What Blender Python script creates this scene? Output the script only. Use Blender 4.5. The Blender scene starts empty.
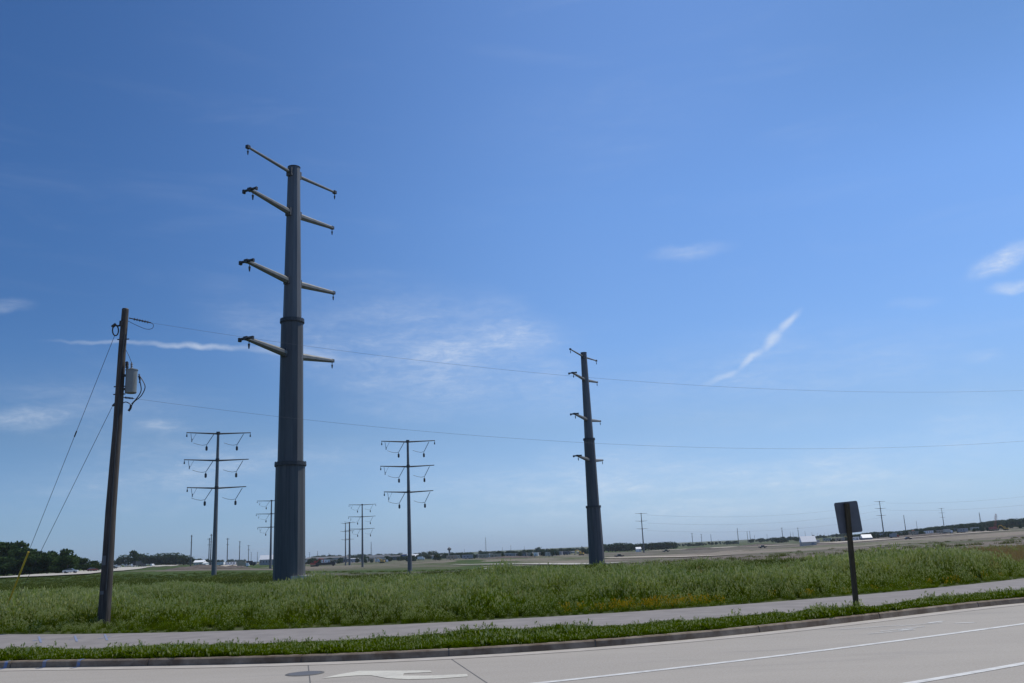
import bpy, math, random
import numpy as np
from mathutils import Vector, Matrix, Euler, noise as mnoise

random.seed(7)
rng = np.random.default_rng(7)
sc = bpy.context.scene
R_ = math.radians

# ------------------------------------------------------------------ camera
F = 900.0                     # focal length in photo pixels (1024 wide)
PITCH = math.atan((552 - 341.5) / F)
ROLL = -0.045
EYE = 1.65
cam_d = bpy.data.cameras.new('camera')
cam = bpy.data.objects.new('camera', cam_d)
sc.collection.objects.link(cam)
RM = Matrix.Rotation(math.pi/2 + PITCH, 3, 'X') @ Matrix.Rotation(ROLL, 3, 'Z')
cam.matrix_world = Matrix.Translation((0, 0, EYE)) @ RM.to_4x4()
cam_d.sensor_width = 36.0
cam_d.lens = 36.0 * F / 1024.0
cam_d.clip_start = 0.1
cam_d.clip_end = 30000
sc.camera = cam

# ------------------------------------------------------------------ sky and sun
SUN_EL, SUN_AZ = R_(60), R_(58)       # azimuth clockwise from +Y
EXPOSURE = 0.08
HAZE = 6e-5
w = bpy.data.worlds.new('World'); sc.world = w; w.use_nodes = True
wn, wl = w.node_tree.nodes, w.node_tree.links
wn.clear()
w_out = wn.new('ShaderNodeOutputWorld'); w_bg = wn.new('ShaderNodeBackground')
sky = wn.new('ShaderNodeTexSky'); sky.sky_type = 'NISHITA'; sky.sun_disc = False
sky.sun_elevation = SUN_EL; sky.sun_rotation = SUN_AZ
sky.altitude = 200; sky.air_density = 1.0; sky.dust_density = 0.6; sky.ozone_density = 1.8
w_bg.inputs['Strength'].default_value = 0.085
wl.new(w_bg.outputs[0], w_out.inputs[0])

def pix_dir(px, py):
    return (RM @ Vector(((px-512)/F, -(py-341.5)/F, -1.0))).normalized()

tcw = wn.new('ShaderNodeTexCoord')
def wmath(op, a, b=None, c=None):
    n = wn.new('ShaderNodeMath'); n.operation = op
    for i, v in enumerate((a, b, c)):
        if v is None: continue
        if isinstance(v, (int, float)): n.inputs[i].default_value = v
        else: wl.new(v, n.inputs[i])
    return n.outputs[0]
def wnoise(scale, detail, rough, vec, dist=0.0):
    n = wn.new('ShaderNodeTexNoise'); n.inputs['Scale'].default_value = scale
    n.inputs['Detail'].default_value = detail; n.inputs['Roughness'].default_value = rough
    n.inputs['Distortion'].default_value = dist
    wl.new(vec, n.inputs['Vector']); return n.outputs['Fac']
def wramp(v, lo, hi, a=0.0, b=1.0):
    n = wn.new('ShaderNodeMapRange'); n.interpolation_type = 'SMOOTHSTEP'
    n.inputs[1].default_value = lo; n.inputs[2].default_value = hi
    n.inputs[3].default_value = a; n.inputs[4].default_value = b
    wl.new(v, n.inputs[0]); return n.outputs[0]
# wispy cirrus: noise stretched along the horizon direction
mp = wn.new('ShaderNodeMapping'); mp.inputs['Scale'].default_value = (1.6, 1.6, 9.0)
wl.new(tcw.outputs['Generated'], mp.inputs[0])
nz1 = wnoise(3.2, 7, 0.58, mp.outputs[0], 0.6)
mp2 = wn.new('ShaderNodeMapping'); mp2.inputs['Scale'].default_value = (5, 5, 17)
mp2.inputs['Rotation'].default_value = (0, 0.12, 0.3)
wl.new(tcw.outputs['Generated'], mp2.inputs[0])
nz2 = wnoise(4.0, 6, 0.62, mp2.outputs[0], 1.2)
# slightly wobbled direction for the patches
nzw = wn.new('ShaderNodeTexNoise'); nzw.inputs['Scale'].default_value = 26; nzw.inputs['Detail'].default_value = 4
wl.new(tcw.outputs['Generated'], nzw.inputs['Vector'])
vs = wn.new('ShaderNodeVectorMath'); vs.operation = 'SUBTRACT'; vs.inputs[1].default_value = (.5, .5, .5)
wl.new(nzw.outputs['Color'], vs.inputs[0])
vsc = wn.new('ShaderNodeVectorMath'); vsc.operation = 'SCALE'; vsc.inputs['Scale'].default_value = 0.016
wl.new(vs.outputs[0], vsc.inputs[0])
va = wn.new('ShaderNodeVectorMath'); va.operation = 'ADD'
wl.new(tcw.outputs['Generated'], va.inputs[0]); wl.new(vsc.outputs[0], va.inputs[1])
def patch(p0, p1, wpx, strength, soft=0.0):
    """an elongated wisp between two sky directions"""
    a, b = pix_dir(*p0), pix_dir(*p1)
    c = (a+b).normalized(); u = (b-a); L = u.length/2; u.normalize(); v = c.cross(u).normalized()
    c2 = u.cross(v)
    M = Matrix((u, v, c2)).transposed()
    m = wn.new('ShaderNodeMapping'); m.vector_type = 'TEXTURE'
    m.inputs['Location'].default_value = c; m.inputs['Rotation'].default_value = M.to_euler()
    m.inputs['Scale'].default_value = (L*1.15, wpx/F, 1.0)
    wl.new(va.outputs[0], m.inputs[0])
    ln = wn.new('ShaderNodeVectorMath'); ln.operation = 'LENGTH'; wl.new(m.outputs[0], ln.inputs[0])
    return wmath('MULTIPLY', wramp(ln.outputs['Value'], soft, 1.0, 1.0, 0.0), strength)
acc = None
WISPS = [
    ((640, 258), (740, 245), 11, .42),
    ((965, 278), (1040, 243), 14, .5), ((985, 290), (1040, 283), 8, .42), ((880, 308), (945, 298), 8, .2),
    ((950, 358), (1010, 352), 8, .12),
    ((-30, 310), (40, 303), 9, .26), 
    ((-40, 424), (90, 414), 13, .34), ((125, 427), (195, 427), 11, .34),
    ((260, 300), (620, 395), 80, .19), ((330, 410), (560, 330), 60, .18), ((180, 290), (440, 410), 50, .14), ((470, 290), (590, 410), 50, .14), ((560, 400), (1040, 350), 70, .13), ((-40, 380), (300, 470), 60, .10), ((900, 430), (1060, 400), 35, .12),
    ((-60, 500), (330, 480), 40, .16), ((330, 500), (900, 470), 48, .30), ((600, 530), (1100, 430), 45, .24), ((0, 470), (500, 455), 30, .12),
    ((430, 140), (760, 110), 60, .03),
]
TRAILS = [((700, 387), (744, 367), 4.5, .30), ((735, 371), (768, 349), 5.5, .38), ((760, 356), (783, 328), 7, .46), ((774, 338), (801, 308), 6, .5),
          ((40, 338), (190, 346), 3.2, .24), ((120, 343), (270, 349), 4.2, .44), ((220, 346), (350, 358), 6, .30)]
tr_acc = None
for p0, p1, wd, s in TRAILS:
    q = patch(p0, p1, wd, s); tr_acc = q if tr_acc is None else wmath('MAXIMUM', tr_acc, q)
for p0, p1, wd, s in WISPS:
    q = patch(p0, p1, wd, s)
    acc = q if acc is None else wmath('ADD', acc, q)
tex = wmath('MULTIPLY', wramp(nz1, .30, .72, .35, 1.25), wramp(nz2, .28, .74, .6, 1.2))
mp3 = wn.new('ShaderNodeMapping'); mp3.inputs['Scale'].default_value = (10, 10, 34); mp3.inputs['Rotation'].default_value = (.1, .25, 0)
wl.new(tcw.outputs['Generated'], mp3.inputs[0])
nz3 = wnoise(5.0, 7, .68, mp3.outputs[0], .8)
tex = wmath('MULTIPLY', tex, wramp(nz3, .3, .72, .65, 1.35))
cl = wmath('ADD', wmath('MULTIPLY', acc, tex), wmath('MULTIPLY', tr_acc, wramp(nz2, .3, .7, .75, 1.15)))
veil = wmath('MULTIPLY', wramp(nz1, .52, .9), .05)
cl = wmath('MINIMUM', wmath('ADD', cl, veil), .8)
# low haze of the real air over the horizon
mixc = wn.new('ShaderNodeMix'); mixc.data_type = 'RGBA'
wl.new(cl, mixc.inputs[0])
hs = wn.new('ShaderNodeHueSaturation'); hs.inputs['Saturation'].default_value = 1.0
hs.inputs['Hue'].default_value = 0.5
wl.new(sky.outputs[0], hs.inputs['Color'])
# clear-air colour: deeper blue, darker away from the sun side, milky towards the horizon
sepw = wn.new('ShaderNodeSeparateXYZ'); wl.new(tcw.outputs['Generated'], sepw.inputs[0])
def wmix(fac, a, b, blend='MIX'):
    q = wn.new('ShaderNodeMix'); q.data_type = 'RGBA'; q.blend_type = blend
    if isinstance(fac, float): q.inputs[0].default_value = fac
    else: wl.new(fac, q.inputs[0])
    for i, c in ((6, a), (7, b)):
        if isinstance(c, tuple): q.inputs[i].default_value = (*c, 1)
        else: wl.new(c, q.inputs[i])
    return q.outputs[2]
side = wmath('MULTIPLY', wramp(sepw.outputs[0], .12, -.52), wramp(sepw.outputs[2], -.02, .28, .35, 1.0))
tintw = wmix(side, (1., 1., 1.), (.45, .58, .67))
rampw = wn.new('ShaderNodeValToRGB'); wl.new(sepw.outputs[2], rampw.inputs[0])
el_ = rampw.color_ramp.elements
el_[0].position = 0.0; el_[0].color = (.76, .80, 1.08, 1); el_[1].position = .36; el_[1].color = (1, 1, 1, 1)
for p_, c_ in ((.05, (.81, .79, .90, 1)), (.13, (.93, .83, .80, 1)), (.22, (.97, .93, .92, 1))):
    e_ = el_.new(p_); e_.color = c_
hor = rampw.outputs[0]
side2 = wmath('MULTIPLY', wramp(sepw.outputs[0], .15, .50), wramp(sepw.outputs[2], .34, .50))
hor = wmix(side2, hor, (.78, .84, .84))
skyc = wmix(1.0, wmix(1.0, wmix(1.0, hs.outputs[0], (.87, 1.18, 1.57), 'MULTIPLY'), tintw, 'MULTIPLY'), hor, 'MULTIPLY')
wl.new(skyc, mixc.inputs[6]); mixc.inputs[7].default_value = (8.6, 9.3, 10.2, 1)
wl.new(mixc.outputs[2], w_bg.inputs['Color'])

sun_d = bpy.data.lights.new('sun', 'SUN'); sun_d.energy = 3.6; sun_d.angle = R_(0.53); sun_d.color = (1.0, .94, .82)
sun = bpy.data.objects.new('sun', sun_d); sc.collection.objects.link(sun)
sv = Vector((math.sin(SUN_AZ)*math.cos(SUN_EL), math.cos(SUN_AZ)*math.cos(SUN_EL), math.sin(SUN_EL)))
sun.rotation_euler = sv.to_track_quat('Z', 'Y').to_euler()
sc.view_settings.view_transform = 'Standard'; sc.view_settings.look = 'None'
sc.view_settings.exposure = EXPOSURE; sc.view_settings.gamma = 1.0; sc.view_settings.use_curve_mapping = False
sc.render.engine = 'CYCLES'
sc.render.resolution_x, sc.render.resolution_y = 1024, 683
sc.cycles.max_bounces = 6; sc.cycles.transparent_max_bounces = 8

# ------------------------------------------------------------------ where things stand
def hy(px): return 552 - 0.045*(px-512)             # horizon row
def azim(px):
    d = pix_dir(px, hy(px)); return d.x/d.y
def on_plane(px, py, z=0.0):
    d = pix_dir(px, py); t = (z-EYE)/d.z; return (d.x*t, d.y*t, z)
def at_depth(px, py, Y):
    d = pix_dir(px, py); t = Y/d.y; return Vector((d.x*t, Y, EYE+d.z*t))
COLS = np.array([-1200, -200, 0, 100, 200, 300, 400, 500, 600, 700, 800, 900, 1024, 1250, 2200], float)
COLU = np.array([azim(c) for c in COLS])
TER = [
 (60,   [26]*15),
 (100,  [15.5, 15, 15, 15, 15.5, 16, 17, 17, 17, 16, 15, 14, 13.5, 13, 13]),
 (160,  [8, 8, 9, 10, 11, 14, 17, 18, 17.5, 15.5, 14, 12, 10.5, 9, 9]),
 (250,  [3, 3, 3.5, 5.5, 7.5, 11, 14, 15.5, 15.5, 14, 12.5, 10, 8.5, 7, 6]),
 (400,  [-.5, -.5, 0, 1.5, 4, 7.5, 9.5, 12, 13, 12.5, 11, 8, 5.5, 3, 3]),
 (700,  [-3, -3, -3, -2.6, 0.4, 4, 5.5, 6, 7, 7.5, 6.5, 4, 1, -1, -1]),
 (1000, [-4, -4, -4, -4.2, -1, 2, 3.5, 4, 5, 5.5, 4.5, 1, -1.5, -4, -4]),
 (1800, [-5, -5, -5, -4.6, -2.5, .5, 1.5, 1.5, 1, 1.5, 0, -2, -5, -8, -8]),
 (3500, [-5.5, -5.5, -5.5, -4.6, -3, -.5, -.3, -.5, -1, -.5, -1.5, -3, -7, -12, -12]),
 (9000, [-2]*15),
]
TL = np.log([r[0] for r in TER]); TE = np.array([r[1] for r in TER], float)
TZ = np.array([[EYE - e*r[0]/940.0 for e in r[1]] for r in TER]); TZ[0, :] = 0.0
def ter(X, Y):
    if Y <= 60: return 0.0
    u = X/Y; l = math.log(min(Y, 8999))
    j = int(np.searchsorted(TL, l)-1); j = max(0, min(j, len(TL)-2))
    f = (l-TL[j])/(TL[j+1]-TL[j]); 
    a = float(np.interp(u, COLU, TZ[j])); b = float(np.interp(u, COLU, TZ[j+1]))
    z = a+(b-a)*f
    k = min(1.0, (Y-60)/60.0)
    z += k*min(1.0, Y/500.0)*0.9*(mnoise.noise(Vector((X*.012, Y*.006, 1.3))))
    return z
def stand(px, Y):
    """ground point at photo column px and depth Y"""
    X = azim(px)*Y; return Vector((X, Y, ter(X, Y)))
def ppm(Y): return 940.0/Y                            # photo pixels per metre at depth Y

# ------------------------------------------------------------------ materials
def new_mat(name):
    m = bpy.data.materials.new(name); m.use_nodes = True
    nt = m.node_tree; b = nt.nodes['Principled BSDF']; return m, nt, b
def simple(name, col, rough=.6, metal=0.0, var=.12, scale=3.0, bump=0.0, coord='Object', stretch=(1, 1, 1), col2=None, thr=(.35, .65)):
    m, nt, b = new_mat(name); N, L = nt.nodes, nt.links
    tc = N.new('ShaderNodeTexCoord'); mpn = N.new('ShaderNodeMapping'); mpn.inputs['Scale'].default_value = stretch
    L.new(tc.outputs[coord], mpn.inputs[0])
    nz = N.new('ShaderNodeTexNoise'); nz.inputs['Scale'].default_value = scale; nz.inputs['Detail'].default_value = 6
    nz.inputs['Roughness'].default_value = .62
    L.new(mpn.outputs[0], nz.inputs['Vector'])
    mr = N.new('ShaderNodeMapRange'); mr.inputs[1].default_value = thr[0]; mr.inputs[2].default_value = thr[1]
    L.new(nz.outputs['Fac'], mr.inputs[0])
    mx = N.new('ShaderNodeMix'); mx.data_type = 'RGBA'; L.new(mr.outputs[0], mx.inputs[0])
    c2 = col2 or tuple(min(1, c*(1+var)) for c in col)
    c1 = col if col2 else tuple(c*(1-var) for c in col)
    mx.inputs[6].default_value = (*c1, 1); mx.inputs[7].default_value = (*c2, 1)
    L.new(mx.outputs[2], b.inputs['Base Color'])
    b.inputs['Roughness'].default_value = rough; b.inputs['Metallic'].default_value = metal
    if bump:
        bp = N.new('ShaderNodeBump'); bp.inputs['Strength'].default_value = bump; bp.inputs['Distance'].default_value = .02
        L.new(nz.outputs['Fac'], bp.inputs['Height']); L.new(bp.outputs[0], b.inputs['Normal'])
    return m

M = {}
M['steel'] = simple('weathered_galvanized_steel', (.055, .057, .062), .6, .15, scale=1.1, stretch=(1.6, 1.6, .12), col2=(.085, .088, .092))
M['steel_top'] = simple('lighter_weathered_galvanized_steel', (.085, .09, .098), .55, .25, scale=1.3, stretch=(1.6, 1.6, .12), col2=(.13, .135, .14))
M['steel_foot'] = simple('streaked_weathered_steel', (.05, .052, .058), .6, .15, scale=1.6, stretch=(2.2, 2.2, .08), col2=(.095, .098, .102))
M['steel_pale'] = simple('pale_galvanized_steel', (.10, .105, .115), .55, .2, scale=1.0, stretch=(1, 1, .15), col2=(.14, .145, .15))
M['arm_steel'] = simple('arm_galvanized_steel', (.115, .118, .115), .5, .2, scale=1.5, col2=(.165, .168, .16))
M['dark_steel'] = simple('dark_fitting_steel', (.05, .052, .055), .5, .5)
M['insulator'] = simple('grey_polymer_insulator', (.13, .14, .16), .5)
M['wood'] = simple('weathered_pole_wood', (.028, .024, .022), .9, scale=3, stretch=(9, 9, .4), col2=(.09, .077, .066), bump=.5)
M['post_wood'] = simple('sign_post_wood', (.04, .03, .014), .9, scale=4, stretch=(8, 8, .8), col2=(.08, .06, .03), bump=.4)
M['transformer'] = simple('transformer_paint', (.17, .185, .18), .45, .1, var=.06)
M['black_rubber'] = simple('black_cable', (.02, .02, .022), .55)
M['guard'] = simple('yellow_guard_plastic', (.55, .38, .03), .5, var=.1)
M['alu'] = simple('bare_aluminium_sign_back', (.085, .09, .10), .55, .2, scale=2.2, col2=(.12, .125, .14))
M['wire'] = simple('aluminium_wire', (.14, .145, .15), .5, .4)
M['concrete_found'] = simple('foundation_concrete', (.42, .40, .36), .9, var=.1)
M['white'] = simple('white_sheet_metal', (.78, .79, .8), .5, var=.04)
M['cream'] = simple('cream_siding', (.5, .47, .4), .7, var=.1)
M['grey_wall'] = simple('grey_siding', (.28, .29, .31), .7, var=.12)
M['dark_wall'] = simple('dark_siding', (.09, .1, .115), .7, var=.15)
M['tan_wall'] = simple('tan_siding', (.36, .3, .22), .8, var=.15)
M['roof_dark'] = simple('dark_roofing', (.11, .11, .115), .8)
M['window'] = simple('window_glass', (.04, .05, .06), .1)
M['tyre'] = simple('tyre_rubber', (.025, .025, .025), .8)
M['red'] = simple('red_machine_paint', (.32, .05, .03), .5)
M['darkred'] = simple('dark_red_paint', (.10, .018, .015), .35)
M['silver'] = simple('silver_car_paint', (.5, .52, .54), .3, .5, var=.03)
M['black'] = simple('black_paint', (.02, .022, .026), .35)
M['yellow'] = simple('yellow_machine_paint', (.5, .3, .03), .5)
M['blue'] = simple('blue_paint', (.06, .12, .3), .5)
M['bark'] = simple('bark', (.08, .062, .045), .9)
M['spoil'] = simple('spoil_heap_dirt', (.07, .056, .05), .95, scale=.5, col2=(.12, .098, .085), bump=.5)
M['paint'] = simple('worn_road_paint', (.56, .56, .54), .7, scale=5, col2=(.36, .35, .34), thr=(.45, .75))
M['yolk'] = simple('aged_cream_road_paint', (.52, .50, .43), .7, scale=4, col2=(.36, .34, .30), thr=(.45, .8))
M['bluepaint'] = simple('blue_survey_paint', (.10, .17, .38), .8, scale=14, col2=(.2, .2, .22), thr=(.38, .56))
M['manhole'] = simple('cast_iron', (.12, .12, .125), .6, .3, scale=20)
M['joint'] = simple('joint_sealant', (.10, .098, .095), .8)
M['curb'] = simple('kerb_concrete', (.27, .225, .175), .9, scale=2.6, col2=(.12, .086, .058), bump=.35, thr=(.30, .62))

def leaf_mat(name, c1, c2, c3, trans=.35):
    m = bpy.data.materials.new(name); m.use_nodes = True; nt = m.node_tree; N, L = nt.nodes, nt.links; N.clear()
    out = N.new('ShaderNodeOutputMaterial'); mix = N.new('ShaderNodeMixShader'); mix.inputs[0].default_value = trans
    d = N.new('ShaderNodeBsdfDiffuse')
    t = N.new('ShaderNodeBsdfTranslucent')
    L.new(d.outputs[0], mix.inputs[1]); L.new(t.outputs[0], mix.inputs[2]); L.new(mix.outputs[0], out.inputs[0])
    g = N.new('ShaderNodeNewGeometry')
    nz = N.new('ShaderNodeTexNoise'); nz.inputs['Scale'].default_value = .22; nz.inputs['Detail'].default_value = 5
    nz.inputs['Roughness'].default_value = .6
    L.new(g.outputs['Position'], nz.inputs['Vector'])
    at = N.new('ShaderNodeAttribute'); at.attribute_name = 'tint'
    nz2 = N.new('ShaderNodeTexNoise'); nz2.inputs['Scale'].default_value = 1.1; nz2.inputs['Detail'].default_value = 3
    L.new(g.outputs['Position'], nz2.inputs['Vector'])
    mr = N.new('ShaderNodeMapRange'); mr.inputs[1].default_value = .41; mr.inputs[2].default_value = .58
    av = N.new('ShaderNodeMix'); av.inputs[0].default_value = .45
    L.new(nz.outputs['Fac'], av.inputs[2]); L.new(nz2.outputs['Fac'], av.inputs[3]); L.new(av.outputs[0], mr.inputs[0])
    a = N.new('ShaderNodeMix'); a.data_type = 'RGBA'; L.new(mr.outputs[0], a.inputs[0])
    a.inputs[6].default_value = (*c1, 1); a.inputs[7].default_value = (*c2, 1)
    b = N.new('ShaderNodeMix'); b.data_type = 'RGBA'; L.new(at.outputs['Fac'], b.inputs[0])
    L.new(a.outputs[2], b.inputs[6]); b.inputs[7].default_value = (*c3, 1)
    L.new(b.outputs[2], d.inputs['Color']); L.new(b.outputs[2], t.inputs['Color'])
    return m
M['grass'] = leaf_mat('meadow_grass', (.016, .054, .0), (.090, .148, .002), (.18, .22, .014), .5)
M['field'] = leaf_mat('field_grass', (.045, .075, .006), (.085, .115, .016), (.14, .155, .045), .35)
M['seed'] = leaf_mat('grass_seed_heads', (.19, .265, .035), (.30, .36, .075), (.50, .51, .23), .35)
M['verge'] = leaf_mat('verge_weeds', (.028, .066, .0), (.068, .118, .0), (.115, .165, .0), .5)
M['flower'] = leaf_mat('yellow_flowers', (.36, .33, .02), (.50, .38, .02), (.55, .30, .02), .3)
M['dock'] = leaf_mat('brown_dock_seed', (.30, .20, .075), (.38, .27, .11), (.38, .29, .14), .3)
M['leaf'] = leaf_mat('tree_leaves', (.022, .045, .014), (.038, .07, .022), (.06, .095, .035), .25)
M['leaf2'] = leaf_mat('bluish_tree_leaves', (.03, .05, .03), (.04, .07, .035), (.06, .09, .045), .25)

# ------------------------------------------------------------------ mesh helpers
class MB:
    def __init__(s): s.v = []; s.f = []
    def add(s, vs, fs):
        o = len(s.v); s.v += [tuple(p) for p in vs]; s.f += [tuple(i+o for i in q) for q in fs]; return s
    def box(s, c, size, rz=0.0, taper=1.0):
        cx, cy, cz = c; x, y, z = (k/2 for k in size); co, si = math.cos(rz), math.sin(rz)
        vs = []
        for dz, t in ((-z, 1), (z, taper)):
            for dx, dy in ((-x*t, -y*t), (x*t, -y*t), (x*t, y*t), (-x*t, y*t)):
                vs.append((cx+dx*co-dy*si, cy+dx*si+dy*co, cz+dz))
        return s.add(vs, [(3, 2, 1, 0), (4, 5, 6, 7), (0, 1, 5, 4), (1, 2, 6, 5), (2, 3, 7, 6), (3, 0, 4, 7)])
    def tube(s, pts, rad, n=8, cap=True, flat=1.0):
        pts = [Vector(p) for p in pts]
        if not hasattr(rad, '__len__'): rad = [rad]*len(pts)
        t0 = (pts[1]-pts[0]).normalized()
        up = Vector((0, 0, 1)) if abs(t0.z) < .9 else Vector((1, 0, 0))
        a = t0.cross(up).normalized(); vs = []; fs = []
        for i, p in enumerate(pts):
            t = (pts[min(i+1, len(pts)-1)]-pts[max(i-1, 0)])
            if t.length < 1e-9: t = t0.copy()
            t.normalize(); a = (a-t*a.dot(t)).normalized(); b = t.cross(a)
            for k in range(n):
                an = 2*math.pi*(k+.5)/n
                vs.append(p+a*math.cos(an)*rad[i]+b*math.sin(an)*rad[i]*flat)
        for i in range(len(pts)-1):
            for k in range(n):
                k2 = (k+1) % n
                fs.append((i*n+k, i*n+k2, (i+1)*n+k2, (i+1)*n+k))
        if cap:
            fs.append(tuple(range(n))[::-1]); fs.append(tuple((len(pts)-1)*n+k for k in range(n)))
        return s.add(vs, fs)
    def prism(s, poly, z0, z1):
        n = len(poly); vs = [(x, y, z0) for x, y in poly]+[(x, y, z1) for x, y in poly]
        return s.add(vs, [tuple(range(n))[::-1], tuple(range(n, 2*n))]+[(i, (i+1) % n, n+(i+1) % n, n+i) for i in range(n)])
    def extr(s, prof, a, b):
        """profile in the plane across a->b (side, up), swept from a to b"""
        a, b = Vector(a), Vector(b); t = (b-a).normalized(); sd = Vector((t.y, -t.x, 0)).normalized(); n = len(prof)
        vs = [a+sd*p[0]+Vector((0, 0, p[1])) for p in prof]+[b+sd*p[0]+Vector((0, 0, p[1])) for p in prof]
        return s.add(vs, [tuple(range(n))[::-1], tuple(range(n, 2*n))]+[(i, (i+1) % n, n+(i+1) % n, n+i) for i in range(n)])
    def build(s, name, mat, parent=None, smooth=False):
        me = bpy.data.meshes.new(name); me.from_pydata(s.v, [], s.f); me.validate(); me.update()
        if mat: me.materials.append(mat)
        if smooth:
            me.polygons.foreach_set('use_smooth', [True]*len(me.polygons))
            me.set_sharp_from_angle(angle=R_(40))
        o = bpy.data.objects.new(name, me); sc.collection.objects.link(o)
        if parent: o.parent = parent
        return o
def tag(o, label=None, cat=None, group=None, kind=None):
    if label: o['label'] = label
    if cat: o['category'] = cat
    if group: o['group'] = group
    if kind: o['kind'] = kind
    return o
def empty(name, loc=(0, 0, 0), rz=0.0, label=None, cat=None, group=None):
    o = bpy.data.objects.new(name, None); sc.collection.objects.link(o)
    o.location = loc; o.rotation_euler = (0, 0, rz); o.empty_display_size = .3
    return tag(o, label, cat, group)
def copy_tree(o, parent=None):
    c = o.copy(); sc.collection.objects.link(c); c.parent = parent
    for ch in [k for k in list(bpy.data.objects) if k.parent == o]: copy_tree(ch, c)
    return c
def struct(o): return tag(o, kind='structure')

# ------------------------------------------------------------------ near curves (world coordinates, metres)
def curve_fn(pts, deg, sl, sr):
    xs = np.array([p[0] for p in pts]); ys = np.array([p[1] for p in pts]); c = np.polyfit(xs, ys, deg)
    x0, x1 = xs[0], xs[-1]; y0, y1 = np.polyval(c, x0), np.polyval(c, x1)
    def f(x):
        if x < x0: return float(y0+(x-x0)*sl)
        if x > x1: return float(y1+(x-x1)*sr)
        return float(np.polyval(c, x))
    return f
kerb = curve_fn([(-10.4, 18.72), (-7.6, 17.95), (-5, 17.5), (-2.57, 17.14), (-.26, 17.37), (2.17, 17.9), (4.92, 19.12), (8.38, 21.27), (12.5, 23.5)], 4, -.28, .5)
path_near = curve_fn([(-11.6, 20.7), (-5.55, 19.35), (-.27, 19.5), (2.46, 19.9), (5.45, 21.05), (13.8, 25.9)], 3, -.28, .5)
path_far = curve_fn([(-15.3, 27.0), (-6.9, 24.2), (-3.5, 23.65), (-.3, 23.75), (3, 24.4), (6.75, 25.9), (11, 28.0), (17.4, 32.3)], 3, -.35, .55)

# ------------------------------------------------------------------ ground sheet
def ray_curve(fn, u):
    lo, hi = .5, 400.0
    for _ in range(50):
        m_ = (lo+hi)/2
        if m_ < fn(u*m_): lo = m_
        else: hi = m_
    return hi
def zone(px, Y, X):
    """weights green, dirt, pale, dry -> base colour mix of the real ground"""
    n1 = mnoise.noise(Vector((X*.02, Y*.008, 3.1))); n2 = mnoise.noise(Vector((X*.06, Y*.02, 8.7)))
    px += 45*mnoise.noise(Vector((X*.01, Y*.02, 5.5)))+20*n2
    g, d, p, y = 1.0, 0.0, 0.0, 0.0
    Yn = Y*(1+.18*n1+.08*n2)
    if px < 135:
        if Yn > 420: g, d = .8, .2
    elif px < 290:
        if 120 < Yn < 190: g, y = .75, .35
        elif 190 <= Yn < 330: g, p, y = .7, .1, .3
        elif 330 <= Yn < 430: g, d = .3, .7
        elif Yn >= 430: g, d, p = .6, .35, .15
    elif px < 470:
        if 85 < Yn < 240: g, d, y = .08, .55, .75
        elif 240 <= Yn < 300: g, y = .8, .3
        elif 300 <= Yn < 430: g, y, d = .35, .3, .6
        elif Yn >= 430: g, d, p = .1, .6, .45
    elif px < 590:
        if 75 < Yn < 160: g = 1
        elif Yn >= 330 and px > 500: g, d, p = .05, .5, .55
        elif 160 <= Yn < 650: g, y, d = .8, .3, .25
        elif Yn >= 650: g, d, p = .1, .6, .5
    else:
        if Yn > 74: g, d, p = .05, .75, .35+.5*n2
        if Yn > 420: g, d, p = 0, .35, .75
        if Yn > 560: g, d, p = .2, .7, .25
    if Y > 1100: g, d, p, y = .7, .5, 0, 0
    k = max(.001, g+d+p+y)
    return g/k, d/k, max(0, p)/k, y/k
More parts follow.
